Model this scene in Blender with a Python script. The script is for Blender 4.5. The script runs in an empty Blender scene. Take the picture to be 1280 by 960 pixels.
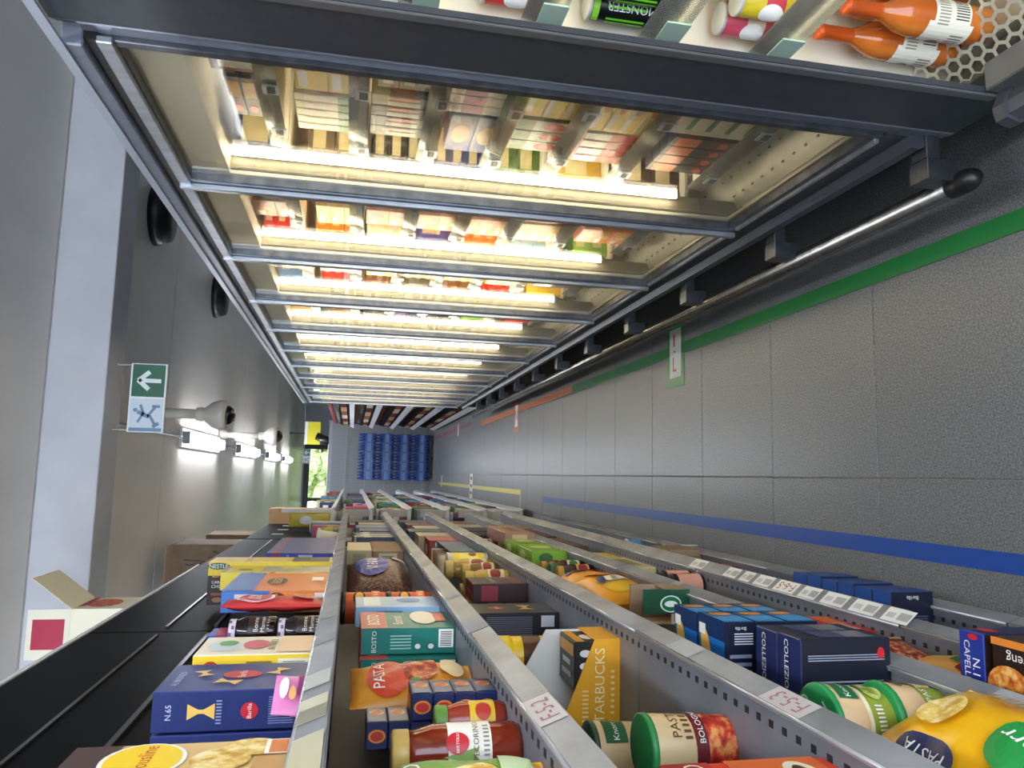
import bpy, bmesh, math, random
from mathutils import Matrix, Vector
random.seed(7)
scn = bpy.context.scene
COL = scn.collection
PI = math.pi

# ------------------------------------------------------------------ camera, world, exposure
cam_d = bpy.data.cameras.new('camera'); cam = bpy.data.objects.new('camera', cam_d); COL.objects.link(cam)
cam_d.sensor_fit = 'HORIZONTAL'; cam_d.sensor_width = 36.0; cam_d.lens = 961.0/1280*36
cam_d.clip_start = .02; cam_d.clip_end = 200
RW = ((0.02204968, -0.20249036, -0.97903599), (0.99253811, -0.11303396, 0.04573217), (-0.11992464, -0.9727389, 0.19848704))
M = Matrix(((RW[0][0], RW[1][0], RW[2][0], 0), (RW[0][1], RW[1][1], RW[2][1], 0), (RW[0][2], RW[1][2], RW[2][2], 1.56), (0, 0, 0, 1)))
cam.matrix_world = M
scn.camera = cam
w = bpy.data.worlds.new('daylight'); scn.world = w; w.use_nodes = True
bg = w.node_tree.nodes['Background']; bg.inputs[0].default_value = (.72, .83, 1.0, 1); bg.inputs[1].default_value = 3.0
scn.view_settings.view_transform = 'Standard'; scn.view_settings.look = 'None'
scn.view_settings.exposure = 1.28; scn.view_settings.gamma = 1.0
try: scn.view_settings.use_curve_mapping = False
except Exception: pass

# ------------------------------------------------------------------ materials
def lin(c):
    if isinstance(c, str): c = [int(c[i:i+2], 16)/255 for i in (0, 2, 4)]
    return tuple((x/12.92 if x <= .04045 else ((x+.055)/1.055)**2.4) for x in c)
_m = {}
def pm(c, rough=.38, metal=0.0, name=None, spec=.5):
    k = (c, rough, metal, spec)
    if k in _m: return _m[k]
    m = bpy.data.materials.new(name or 'print_'+str(c)); m.use_nodes = True
    b = m.node_tree.nodes['Principled BSDF']
    b.inputs['Base Color'].default_value = (*lin(c), 1); b.inputs['Roughness'].default_value = rough
    b.inputs['Metallic'].default_value = metal; b.inputs['Specular IOR Level'].default_value = spec
    _m[k] = m; return m
def noisy(name, c1, c2, scale, rough=.5, metal=0.0, bump=0.0, detail=4, lo=.35, hi=.65, rough2=None, stretch=None, c3=None):
    m = bpy.data.materials.new(name); m.use_nodes = True; t = m.node_tree; b = t.nodes['Principled BSDF']
    tc = t.nodes.new('ShaderNodeTexCoord'); mp = t.nodes.new('ShaderNodeMapping'); t.links.new(tc.outputs['Object'], mp.inputs[0])
    if stretch: mp.inputs['Scale'].default_value = stretch
    n = t.nodes.new('ShaderNodeTexNoise'); n.inputs['Scale'].default_value = scale; n.inputs['Detail'].default_value = detail
    t.links.new(mp.outputs[0], n.inputs['Vector'])
    r = t.nodes.new('ShaderNodeValToRGB'); r.color_ramp.elements[0].position = lo; r.color_ramp.elements[1].position = hi
    r.color_ramp.elements[0].color = (*lin(c1), 1); r.color_ramp.elements[1].color = (*lin(c2), 1)
    if c3:
        e = r.color_ramp.elements.new((lo+hi)/2); e.color = (*lin(c3), 1)
    t.links.new(n.outputs[0], r.inputs[0]); t.links.new(r.outputs[0], b.inputs['Base Color'])
    b.inputs['Roughness'].default_value = rough; b.inputs['Metallic'].default_value = metal
    if bump:
        bp = t.nodes.new('ShaderNodeBump'); bp.inputs['Strength'].default_value = bump; bp.inputs['Distance'].default_value = .002
        t.links.new(n.outputs[0], bp.inputs['Height']); t.links.new(bp.outputs[0], b.inputs['Normal'])
    return m
def emit(name, c, s):
    m = bpy.data.materials.new(name); m.use_nodes = True; b = m.node_tree.nodes['Principled BSDF']
    b.inputs['Base Color'].default_value = (*lin(c), 1)
    b.inputs['Emission Color'].default_value = (*lin(c), 1); b.inputs['Emission Strength'].default_value = s
    return m
def clear(name, tint, refl=.12, rough=.03, body=0.0, bodyc='ffffff'):
    # thin clear sheet: mostly passes light straight through, mirrors a little, optional milky body
    m = bpy.data.materials.new(name); m.use_nodes = True; t = m.node_tree; t.nodes.remove(t.nodes['Principled BSDF'])
    o = t.nodes['Material Output']; tr = t.nodes.new('ShaderNodeBsdfTransparent'); tr.inputs[0].default_value = (*lin(tint), 1)
    g = t.nodes.new('ShaderNodeBsdfGlossy'); g.inputs['Roughness'].default_value = rough
    fr = t.nodes.new('ShaderNodeFresnel'); fr.inputs[0].default_value = 1.35
    mx = t.nodes.new('ShaderNodeMixShader'); t.links.new(tr.outputs[0], mx.inputs[1]); t.links.new(g.outputs[0], mx.inputs[2])
    ma = t.nodes.new('ShaderNodeMath'); ma.operation = 'MULTIPLY'; ma.inputs[1].default_value = refl*8; ma.use_clamp = True
    t.links.new(fr.outputs[0], ma.inputs[0]); t.links.new(ma.outputs[0], mx.inputs[0])
    last = mx
    if body:
        d = t.nodes.new('ShaderNodeBsdfDiffuse'); d.inputs[0].default_value = (*lin(bodyc), 1)
        m2 = t.nodes.new('ShaderNodeMixShader'); m2.inputs[0].default_value = body
        t.links.new(mx.outputs[0], m2.inputs[1]); t.links.new(d.outputs[0], m2.inputs[2]); last = m2
    t.links.new(last.outputs[0], o.inputs[0]); return m

TILE = noisy('stone_tile', '53565a', '8f908e', 190, rough=.36, detail=9, lo=.36, hi=.74)
GROUT = noisy('grout', '77736c', '8b867d', 60, rough=.8)
CEIL = noisy('ceiling_panel', 'd6d0c6', 'ded8ce', 3, rough=.36, stretch=(1, .2, 1), bump=.03)
BEAM = noisy('beam_paint', 'b4b3b6', 'bdbcbf', 4, rough=.5)
WALL = noisy('wall_paint', 'aab0b8', 'b4bac0', 3, rough=.6)
ANTH = noisy('anthracite_paint', '33363c', '393c43', 30, rough=.38)
ANTH2 = noisy('anthracite_sheen_trim', '6a707b', '747a85', 30, rough=.28, metal=.25)  # lighter than the post paint, standing in for daylight reflected on the trim
BLK = pm('101113', .4, 0, 'black_plastic')
GLOSSB = pm('050506', .5, 0, 'black_glossy_panel', .04)
SILV = noisy('brushed_aluminium', 'a9adb4', 'bfc3c9', 40, rough=.28, metal=.85, stretch=(1, 1, .05))
DARKAL = noisy('dark_aluminium', '55585e', '6b6e74', 30, rough=.3, metal=.8)
STEEL = noisy('stainless_rail', '8a8884', '9d9b96', 30, rough=.25, metal=.95)
LINER = noisy('freezer_liner', 'e3decb', 'ece7d6', 5, rough=.45)
SHELFG = noisy('grey_shelf_steel', '6c7079', '777b84', 8, rough=.38, metal=.15)
RAILG = noisy('price_rail_plastic', '73767b', '96999d', 9, rough=.42, metal=.1, stretch=(1, .6, 1))
WHITE = pm('e9e9e6', .5, 0, 'white_paint')
PAPER = pm('e4e6e3', .6, 0, 'paper')
INK = pm('3a3d40', .6, 0, 'grey_ink')
REDINK = pm('b0343c', .6, 0, 'red_ink')
GLASS = clear('door_glass', 'fdfcf6', refl=.07)
CLEARP = clear('clear_plastic', 'f4f6f4', refl=.12, rough=.12, body=.14, bodyc='f0f0ea')
KRAFT = noisy('kraft_card', '8f7557', 'a1866a', 12, rough=.8)
KRAFTD = noisy('dark_kraft_card', '6e5a42', '7a6650', 12, rough=.8)
FOODO = noisy('food_picture_orange', 'a8411c', 'f0c078', 70, rough=.4, detail=3, c3='d9862f')
FOODY = noisy('food_picture_pasta', 'c99b36', 'f3e2ac', 60, rough=.4, detail=3, c3='e3c269')
FOODR = noisy('food_picture_sauce', '8c1d14', 'e8a25c', 60, rough=.4, detail=3, c3='c9402a')
FOODG = noisy('food_picture_green', '5d7a24', 'efe6a8', 60, rough=.4, detail=3, c3='a9bb4d')
ROSE = noisy('rose_wine_glass', 'b8561c', 'e08a3c', 9, rough=.06, c3='cc6f2a', stretch=(1, 1, .5))
LEAF = noisy('foliage_outside', '8f9c50', 'dfe6bc', 9, rough=.8, c3='b9c78c')
LED = emit('led_tube_light', 'fff3da', 17.0)
LEDC = emit('chiller_strip_light', 'fff0c8', 3.0)
LAMP = emit('batten_diffuser', 'f0f5ff', 16.0)

# ------------------------------------------------------------------ mesh helpers
def nb(): return bmesh.new()
def bx(b, x0, x1, y0, y1, z0, z1, mi=0, bev=0):
    t = bmesh.new(); bmesh.ops.create_cube(t, size=1)
    for v in t.verts: v.co = Vector(((x0+x1)/2+v.co.x*(x1-x0), (y0+y1)/2+v.co.y*(y1-y0), (z0+z1)/2+v.co.z*(z1-z0)))
    if bev: bmesh.ops.bevel(t, geom=list(t.edges), offset=bev, segments=1, affect='EDGES')
    for f in t.faces: f.material_index = mi
    me = bpy.data.meshes.new('tmp'); t.to_mesh(me); t.free(); b.from_mesh(me); bpy.data.meshes.remove(me); return b
def prism(b, pts, axis, a0, a1, mi=0):
    # pts: outline in the two other axes, extruded along axis
    def P(p, a):
        if axis == 'y': return (p[0], a, p[1])
        if axis == 'x': return (a, p[0], p[1])
        return (p[0], p[1], a)
    A = [b.verts.new(P(p, a0)) for p in pts]; B = [b.verts.new(P(p, a1)) for p in pts]; n = len(pts)
    fs = [b.faces.new(A), b.faces.new(B[::-1])] + [b.faces.new((A[i], B[i], B[(i+1) % n], A[(i+1) % n])) for i in range(n)]
    for f in fs: f.material_index = mi
    bmesh.ops.recalc_face_normals(b, faces=fs); return b
def lathe(b, prof, n=20, cx=0, cy=0, z0=0, mi=0):
    rings = []
    for r, z in prof:
        rings.append([b.verts.new((cx+r*math.cos(2*PI*i/n), cy+r*math.sin(2*PI*i/n), z0+z)) for i in range(n)] if r > 1e-6 else [b.verts.new((cx, cy, z0+z))])
    for a, c in zip(rings, rings[1:]):
        for i in range(n):
            j = (i+1) % n
            if len(a) == 1 and len(c) == 1: continue
            if len(a) == 1: f = b.faces.new((a[0], c[j], c[i]))
            elif len(c) == 1: f = b.faces.new((a[i], a[j], c[0]))
            else: f = b.faces.new((a[i], a[j], c[j], c[i]))
            f.material_index = mi; f.smooth = True
    return b
def tube(b, p, q, r, n=12, mi=0, cap=True):
    p = Vector(p); q = Vector(q); d = (q-p).normalized(); u = d.orthogonal().normalized(); v = d.cross(u)
    A = []; B = []
    for i in range(n):
        o = (u*math.cos(2*PI*i/n)+v*math.sin(2*PI*i/n))*r; A.append(b.verts.new(p+o)); B.append(b.verts.new(q+o))
    for i in range(n):
        f = b.faces.new((A[i], A[(i+1) % n], B[(i+1) % n], B[i])); f.smooth = True; f.material_index = mi
    if cap:
        b.faces.new(A[::-1]).material_index = mi; b.faces.new(B).material_index = mi
    return b
def mesh_of(b, name, mats):
    me = bpy.data.meshes.new(name); b.to_mesh(me); b.free()
    for m in (mats if isinstance(mats, (list, tuple)) else [mats]): me.materials.append(m)
    return me
def link(name, me, parent=None, loc=None, rot=None):
    o = bpy.data.objects.new(name, me); COL.objects.link(o)
    if parent is not None: o.parent = parent
    if loc is not None: o.location = loc
    if rot is not None: o.rotation_euler = rot
    return o
def obj(name, b, mats, parent=None, loc=None, rot=None): return link(name, mesh_of(b, name, mats), parent, loc, rot)
def tag(o, label, cat, group=None):
    o['label'] = label; o['category'] = cat
    if group: o['group'] = group
    return o
def struct(o): o['kind'] = 'structure'; return o
def stuff(o): o['kind'] = 'stuff'; return o
def thing(name, label, cat, loc=(0, 0, 0), rot=(0, 0, 0), group=None):
    o = bpy.data.objects.new(name, None); COL.objects.link(o); o.empty_display_size = .05
    o.location = loc; o.rotation_euler = rot; return tag(o, label, cat, group)
# ---- flat print
_tx = {}
def text2d(s):
    if s in _tx: return _tx[s]
    c = bpy.data.curves.new('t', 'FONT'); c.body = s; c.align_x = 'CENTER'; c.align_y = 'CENTER'; c.resolution_u = 2
    o = bpy.data.objects.new('t', c); COL.objects.link(o)
    me = bpy.data.meshes.new_from_object(o.evaluated_get(bpy.context.evaluated_depsgraph_get()))
    bpy.data.objects.remove(o); bpy.data.curves.remove(c)
    V = [(v.co.x, v.co.y) for v in me.vertices]; F = [tuple(p.vertices) for p in me.polygons]; bpy.data.meshes.remove(me)
    xs = [v[0] for v in V]; ys = [v[1] for v in V]; cx = (min(xs)+max(xs))/2; cy = (min(ys)+max(ys))/2; h = max(ys)-min(ys)
    V = [((x-cx)/h, (y-cy)/h) for x, y in V]
    _tx[s] = (V, F, (max(xs)-min(xs))/h); return _tx[s]
class Plane:
    def __init__(s, o, r, u, w, h): s.o = Vector(o); s.r = Vector(r); s.u = Vector(u); s.n = s.r.cross(s.u); s.w = w; s.h = h; s.curved = False
    def __call__(s, a, t, off): return s.o+s.r*a+s.u*t+s.n*off
class Cyl:
    def __init__(s, r, z0, h, a0=0.0, r2=None): s.R = r; s.R2 = r if r2 is None else r2; s.z0 = z0; s.h = h; s.w = 2*PI*(s.R+s.R2)/2; s.a0 = a0; s.curved = True
    def __call__(s, a, t, off):
        k = (t+s.h/2)/s.h; r = s.R+(s.R2-s.R)*k; th = s.a0+a/((s.R+s.R2)/2)
        return Vector(((r+off)*math.cos(th), (r+off)*math.sin(th), s.z0+t+s.h/2))
class Pillow:
    # bag standing on its lower crimp; front looks to +X
    def __init__(s, w, h, d, side=1): s.w = w; s.h = h; s.d = d; s.side = side; s.curved = True
    def bulge(s, a, t):
        p = max(0, 1-abs(2*a/s.w)**2.6)**.6; q = max(0, 1-abs(2*t/s.h)**3)**.7
        return s.d/2*p*q+.0025*math.sin(a*90+t*60)*p*q
    def __call__(s, a, t, off):
        return Vector((s.side*(s.bulge(a, t)+.0015+off), s.side*a, t+s.h/2))
def faceplane(f, dx, dy, dz):
    return {'+X': Plane((dx/2, 0, dz/2), (0, 1, 0), (0, 0, 1), dy, dz), '-X': Plane((-dx/2, 0, dz/2), (0, -1, 0), (0, 0, 1), dy, dz),
            '-Y': Plane((0, -dy/2, dz/2), (1, 0, 0), (0, 0, 1), dx, dz), '+Y': Plane((0, dy/2, dz/2), (-1, 0, 0), (0, 0, 1), dx, dz),
            '+Z': Plane((0, 0, dz), (0, 1, 0), (-1, 0, 0), dy, dx)}[f]
def decal(par, S, kind, s, t, w, h, mat, ang=0, txt=None, off=.0006, name=None):
    """print on a surface: s,t centre, w,h size, all as fractions of the face; ang turns it (degrees)"""
    if isinstance(mat, str): mat = pm(mat)
    W = S.w*w; H = S.h*h; cs = S.w*s; ct = S.h*t; a = math.radians(ang); ca, sa = math.cos(a), math.sin(a)
    V = []; F = []
    if kind == 'rect':
        n = 12 if S.curved else 1
        for j in range(n+1):
            for i in range(n+1): V.append((W*(i/n-.5), H*(j/n-.5)))
        F = [(j*(n+1)+i, j*(n+1)+i+1, (j+1)*(n+1)+i+1, (j+1)*(n+1)+i) for j in range(n) for i in range(n)]
    elif kind == 'ell':
        n = 24; V = [(0, 0)]; rr = (.25, .5, .75, 1) if S.curved else (1,)
        for k in rr: V += [(W/2*k*math.cos(2*PI*i/n), H/2*k*math.sin(2*PI*i/n)) for i in range(n)]
        F = [(0, 1+i, 1+(i+1) % n) for i in range(n)]
        for q in range(len(rr)-1): F += [(1+q*n+i, 1+(q+1)*n+i, 1+(q+1)*n+(i+1) % n, 1+q*n+(i+1) % n) for i in range(n)]
    elif kind == 'tri':
        V = [(-W/2, -H/2), (W/2, -H/2), (0, H/2)]; F = [(0, 1, 2)]
    elif kind == 'bow':      # bow-tie pasta
        V = [(-W/2, -H/2), (-W/2, H/2), (-W*.1, H*.13), (W*.1, H*.13), (W/2, H/2), (W/2, -H/2), (W*.1, -H*.13), (-W*.1, -H*.13)]
        F = [(0, 7, 2, 1), (7, 6, 3, 2), (6, 5, 4, 3)]
    elif kind == 'lines':    # rows of fine print / bar code
        n = txt or 6
        for k in range(n):
            x0 = -W/2+W*k/n; x1 = x0+W/n*.45; b0 = len(V); V += [(x0, -H/2), (x1, -H/2), (x1, H/2), (x0, H/2)]; F.append((b0, b0+1, b0+2, b0+3))
    elif kind == 'txt':
        tv, tf, asp = text2d(txt); hh = min(H, W/asp) if W > 0 else H
        V = [(x*hh, y*hh) for x, y in tv]; F = tf
    co = [S(cs+x*ca-y*sa, ct+x*sa+y*ca, off) for x, y in V]
    me = bpy.data.meshes.new('print'); me.from_pydata(co, [], F); me.materials.append(mat)
    nm = name or {'txt': 'lettering', 'lines': 'fine_print', 'ell': 'emblem', 'bow': 'picture', 'rect': 'print_panel', 'tri': 'print_panel'}[kind]
    return link(nm, me, par)
def decs(par, S, specs, off0=.0006):
    for i, sp in enumerate(specs):
        k = sp[0]; st = .0012 if isinstance(S, Pillow) else (.0005 if S.curved else .0003)
        if k == 'txt': decal(par, S, 'txt', sp[1], sp[2], sp[3], sp[4], sp[6], sp[7] if len(sp) > 7 else 0, txt=sp[5], off=off0+st*(i+1))
        elif k == 'lines': decal(par, S, 'lines', sp[1], sp[2], sp[3], sp[4], sp[5], sp[7] if len(sp) > 7 else 0, txt=sp[6] if len(sp) > 6 else 6, off=off0+st*(i+1))
        else: decal(par, S, k, sp[1], sp[2], sp[3], sp[4], sp[5], sp[6] if len(sp) > 6 else 0, off=off0+st*(i+1))
FI = {'+X': 0, '-X': 1, '+Y': 2, '-Y': 3, '+Z': 4, '-Z': 5}
def carton_mesh(dx, dy, dz, cols, bev=.0015):
    """box with one material per side; cols: one colour or dict with 'all'"""
    if not isinstance(cols, dict): cols = {'all': cols}
    mats = []
    for f in ('+X', '-X', '+Y', '-Y', '+Z', '-Z'):
        c = cols.get(f, cols.get('all')); mats.append(pm(c) if isinstance(c, str) else c)
    b = nb(); bx(b, -dx/2, dx/2, -dy/2, dy/2, 0, dz, 0, bev); b.normal_update()
    for f in b.faces:
        n = f.normal; k = max(range(3), key=lambda i: abs(n[i])); f.material_index = k*2+(0 if n[k] > 0 else 1)
    return mesh_of(b, 'carton', mats)
def carton(name, label, cat, x, y, z, dx, dy, dz, cols, faces=None, rz=0, group=None, bev=.0015):
    """x: front (+X) side, y: near (-Y) side, z: bottom; faces: {side: [print specs]}"""
    o = link(name, carton_mesh(dx, dy, dz, cols, bev), None, (x-dx/2, y+dy/2, z), (0, 0, math.radians(rz))); tag(o, label, cat, group)
    for f, sp in (faces or {}).items(): decs(o, faceplane(f, dx, dy, dz), sp)
    return o
def copy_of(o, loc, label=None, group=None, rz=None):
    c = o.copy(); COL.objects.link(c); c.location = loc
    if rz is not None: c.rotation_euler = (0, 0, math.radians(rz))
    if label: c['label'] = label
    if group: c['group'] = group
    for ch in list(o.children):
        d = ch.copy(); COL.objects.link(d); d.parent = c
        for g in list(ch.children):
            e = g.copy(); COL.objects.link(e); e.parent = d
    return c
def bag(name, label, cat, x, y, z, w, h, d, mat, prints=(), rz=0, tilt=0, group=None, back=None):
    S = Pillow(w, h, d); b = nb(); n, m = 14, 14; g = {}
    for sd in (0, 1):
        for j in range(m+1):
            for i in range(n+1):
                a = w*(i/n-.5); t = h*(j/m-.5); e = 1 if (i in (0, n) or j in (0, m)) else 0
                wr = .0035*math.sin(i*2.3+j*1.1)*(1-e)
                k = (1-.06*(1-abs(2*t/h)**6)) if False else 1
                g[sd, i, j] = b.verts.new(((1 if sd == 0 else -1)*(S.bulge(a, t)+.0006+(wr if sd else 0)), a*k, t+h/2))
    for sd in (0, 1):
        for j in range(m):
            for i in range(n):
                q = (g[sd, i, j], g[sd, i+1, j], g[sd, i+1, j+1], g[sd, i, j+1])
                f = b.faces.new(q if sd == 0 else q[::-1]); f.smooth = True; f.material_index = sd if back else 0
    for j in range(m):
        for i in (0, n): b.faces.new((g[0, i, j], g[0, i, j+1], g[1, i, j+1], g[1, i, j]))
    for i in range(n):
        for j in (0, m): b.faces.new((g[0, i, j], g[0, i+1, j], g[1, i+1, j], g[1, i, j]))
    mm = [pm(mat) if isinstance(mat, str) else mat]
    if back: mm.append(pm(back) if isinstance(back, str) else back)
    o = obj(name, b, mm, None, (x, y, z), (0, math.radians(tilt), math.radians(rz))); tag(o, label, cat, group)
    decs(o, S, prints, .0022); return o
def can(name, label, cat, x, y, z, r, h, body, lid=None, lidh=.012, lidr=None, bands=(), prints=(), a0=-45, group=None, r2=None, jar=False, top=(), rot=None, label_r=None):
    """upright round pack: body, lid, printed bands (t0,t1,colour) and prints round the face turned to angle a0"""
    r2 = r if r2 is None else r2; hb = h-(lidh if lid else 0)
    if jar: prof = [(0, 0), (r*.9, 0), (r, .008), (r, hb*.78), (r*.82, hb*.93), (r*.8, hb), (0, hb)]
    else: prof = [(0, 0), (r*.96, 0), (r, .003), (r2, hb-.003), (r2*.97, hb), (0, hb)]
    b = nb(); lathe(b, prof, 24); o = obj(name, b, pm(body) if isinstance(body, str) else body, None, (x, y, z), rot); tag(o, label, cat, group)
    if lid:
        lr = lidr or (r*.86 if jar else r2*1.03); b = nb(); lathe(b, [(lr*.98, hb-.002), (lr, hb), (lr, h-.002), (lr*.93, h), (0, h-.0005)], 24)
        obj('lid', b, pm(lid) if isinstance(lid, str) else lid, o)
    def rad(t): return r+(r2-r)*t
    for t0, t1, c in bands:
        ra, rb = rad(t0)+.0008, rad(t1)+.0008; b = nb(); lathe(b, [(ra, hb*t0), (rb, hb*t1)], 24); obj('label_band', b, pm(c) if isinstance(c, str) else c, o)
    if prints: decs(o, Cyl(r+.0008, 0, hb, math.radians(a0), r2+.0008), prints)
    if top: decs(o, Plane((0, 0, h), (0, 1, 0), (-1, 0, 0), 2*r2, 2*r2), top)
    return o

# ------------------------------------------------------------------ the room
ZC = 3.05
b = nb(); bx(b, -6, 3, -3, 24.3, -.12, -.004); floor = struct(obj('floor', b, GROUT))
b = nb(); bx(b, -.2985, .2985, -.2985, .2985, -.02, 0, 0, .0015); tm = mesh_of(b, 'tile', TILE)
for i in range(-3, 4):
    for j in range(-3, 37): link('tile', tm, floor, (.32+.6*i, 2.07+.3+.6*(j-1), 0))
b = nb(); bx(b, -6, 3, -3, 24.3, ZC+.02, ZC+.15); ceiling = struct(obj('ceiling', b, pm('2a2a2c', .8)))
ys = [-3, 4.12, 6.62, 11.15, 15.7, 20.2, 24.3]
for k in range(6):
    b = nb(); bx(b, -6, 3, ys[k]+.008, ys[k+1]-.008, ZC, ZC+.02, 0, .002); obj('panel', b, CEIL, ceiling)
b = nb(); bx(b, -6, 3, 4.12, 4.40, 2.776, ZC-.001, 0, .004); t1 = struct(obj('trim_1', b, BEAM))
wf = nb()   # far wall with a window opening
for q in ((-6, -2.2, 0, ZC), (.85, 3, 0, ZC), (-2.2, .85, 0, 1.0), (-2.2, .85, 3.0, ZC)): bx(wf, q[0], q[1], 24.3, 24.45, q[2], q[3])
wall_far = struct(obj('wall_far', wf, WALL))
b = nb(); bx(b, 3, 3.1, -3, 24.45, 0, ZC+.15); struct(obj('wall_right', b, WALL))
b = nb(); bx(b, -6.1, -6, -3, 24.45, 0, ZC+.15); struct(obj('wall_left', b, WALL))
win = thing('window_1', '', ''); del win['label']; del win['category']; struct(win)
b = nb()
for q in ((-2.2, .85, 2.84, 3.0), (-2.2, .85, 1.0, 1.14), (-2.2, -2.06, 1.14, 2.84), (.71, .85, 1.14, 2.84), (-.86, -.76, 1.14, 2.84)): bx(b, q[0], q[1], 24.28, 24.36, q[2], q[3])
obj('window_frame', b, pm('1c211f', .4), win)
for x0, x1 in ((-2.06, -.86), (-.76, .71)):
    b = nb(); bx(b, x0, x1, 24.31, 24.32, 1.14, 2.84); obj('window_pane', b, GLASS, win)
b = nb()
for i in range(260):
    x = random.uniform(-4, 3); z = random.uniform(0, 4.4); lathe(b, [(0, -.4), (.3, -.25), (.42, 0), (.3, .25), (0, .4)], 7, x, 26.4+random.uniform(-.3, .5), z)
for v in b.verts: v.co += Vector((random.uniform(-.08, .08), random.uniform(-.08, .08), random.uniform(-.08, .08)))
stuff(tag(obj('hedge', b, LEAF), 'bright green foliage seen outside the far window', 'foliage'))

# floor tape
def tape(name, x0, x1, y0, y1, c, label, cat='floor tape', z=.0012):
    b = nb(); n = max(1, int((y1-y0)/.6))
    bx(b, x0, x1, y0, y1, .0002, z); return tag(obj(name, b, noisy('tape_'+c, c, c, 20, rough=.35) if False else pm(c, .35)), label, cat)
tape('floor_tape', .62, .675, -.5, 5.42, '2b7f40', 'green tape line along the freezer side of the floor')
tape('floor_tape', .625, .68, 5.43, 9.5, 'd67a38', 'orange tape line on the floor beyond the green one')
tape('floor_tape', .69, .735, 10.4, 15.0, '8e3a40', 'dark red tape line on the floor past the freezers')
o = tape('floor_tape', -.205, -.155, -.5, 6.28, '1f4a9c', 'blue tape line along the grey shelves')
b = nb(); bx(b, -.30, -.206, 6.262, 6.28, .0002, .0012); obj('tape_end', b, pm('1f4a9c', .35), o)
o = tape('floor_tape', -.165, -.12, 7.15, 14.2, 'cfc94a', 'yellow tape line on the floor by the white shelves')
b = nb(); bx(b, -.34, -.121, 7.12, 7.149, .0002, .0012); obj('tape_end', b, pm('cfc94a', .35), o)
# floor markers
mk = tape('floor_marker', .46, .775, 3.46, 3.67, '2a7f3f', 'green bordered white floor marker reading L 1', 'floor sign', .0016)
b = nb(); bx(b, .51, .755, 3.495, 3.63, .0017, .0022); obj('paper', b, PAPER, mk)
pl = Plane((.632, 3.5625, .0024), (0, -1, 0), (1, 0, 0), .135, .245)
decal(mk, pl, 'txt', -.05, -.22, .6, .30, 'b8332f', txt='L', off=.0002); decal(mk, pl, 'rect', -.08, .04, .14, .035, 'b8332f', off=.0002, name='dash'); decal(mk, pl, 'rect', -.1, .27, .13, .26, 'b8332f', off=.0002, name='numeral_one')
mk = tape('floor_marker', .44, .73, 7.28, 7.48, 'd5622f', 'orange bordered white floor marker with a letter', 'floor sign', .0016)
b = nb(); bx(b, .49, .70, 7.32, 7.44, .0017, .0022); obj('paper', b, PAPER, mk)
decal(mk, Plane((.595, 7.38, .0024), (0, 1, 0), (-1, 0, 0), .12, .21), 'txt', 0, 0, .8, .7, '8c3b4a', txt='N', off=.0002)
mk = tape('floor_marker', -.30, .03, 10.1, 10.32, 'e3e0c8', 'long cream floor marker across the yellow tape', 'floor sign', .0016)
for q in (-.22, -.13, -.03):
    b = nb(); bx(b, q-.02, q+.02, 10.15, 10.27, .0017, .0022); obj('mark', b, INK, mk)
tape('floor_marker', .60, .78, 11.6, 11.75, 'd8cfd2', 'white strip marker across the dark red tape', 'floor sign', .0016)
tape('floor_marker', -.20, .0, 13.6, 13.75, 'd5d5cf', 'small white strip marker at the far end of yellow tape', 'floor sign', .0016)

# ceiling lamps (battens in one row), conduit between them
for k, (y0, y1, lb) in enumerate(((7.15, 9.1, 'nearest glowing ceiling batten lamp'), (10.35, 12.45, 'second glowing ceiling batten lamp from the exit sign'), (13.8, 15.9, 'third glowing ceiling batten lamp from the exit sign'), (17.0, 19.1, 'farthest glowing ceiling batten lamp'), (2.0, 2.9, None), (-.6, 1.2, None), (-2.9, -1.2, None))):
    if lb is None and k == 4: continue
    t = thing('batten_lamp', lb or ('ceiling batten lamp above and behind the viewer' if k == 5 else 'ceiling batten lamp farthest behind the viewer'), 'lamp', (.28, y0, ZC-.09), group='ceiling batten lamps')
    L = y1-y0
    b = nb(); bx(b, -.085, .085, 0, L, .062, .09, 0, .006); obj('housing', b, WHITE, t)
    b = nb(); prism(b, [(-.055, .055), (.055, .055), (.048, .012), (.03, 0), (-.03, 0), (-.048, .012)], 'y', .03, L-.03); obj('diffuser', b, LAMP, t)
    b = nb(); bx(b, -.056, .056, 0, .03, .0, .06, 0, .004); obj('end_cap', b, pm('8e9196', .4), t); b = nb(); bx(b, -.056, .056, L-.03, L, .0, .06, 0, .004); obj('end_cap', b, pm('8e9196', .4), t)
# unseen extra lamps added over the neighbouring aisle to brighten the ceiling
for k, y0 in enumerate((-1.5, 1.4, 4.6, 7.8, 11.0, 14.2)):
    t = thing('batten_lamp', 'added unseen batten lamp over the neighbouring aisle, %s from the front' % ['first', 'second', 'third', 'fourth', 'fifth', 'sixth'][k], 'lamp', (-2.6, y0, ZC-.09), group='ceiling batten lamps')
    b = nb(); bx(b, -.085, .085, 0, 1.95, .062, .09, 0, .006); obj('housing', b, WHITE, t)
    b = nb(); prism(b, [(-.055, .055), (.055, .055), (.048, .012), (.03, 0), (-.03, 0), (-.048, .012)], 'y', .03, 1.92); obj('diffuser', b, LAMP, t)
for k, (a, c) in enumerate(((4.41, 7.14), (9.11, 10.34), (12.46, 13.79), (15.91, 16.99))):
    b = nb(); tube(b, (.28, a, ZC-.02), (.28, c, ZC-.02), .012, 8); tag(obj('conduit', b, pm('9b9ea3', .35)), ['thin grey conduit from the beam to the nearest lamp', 'thin conduit between first and second ceiling lamps', 'thin conduit between second and third ceiling lamps', 'thin conduit between third and fourth ceiling lamps'][k], 'conduit')

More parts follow.
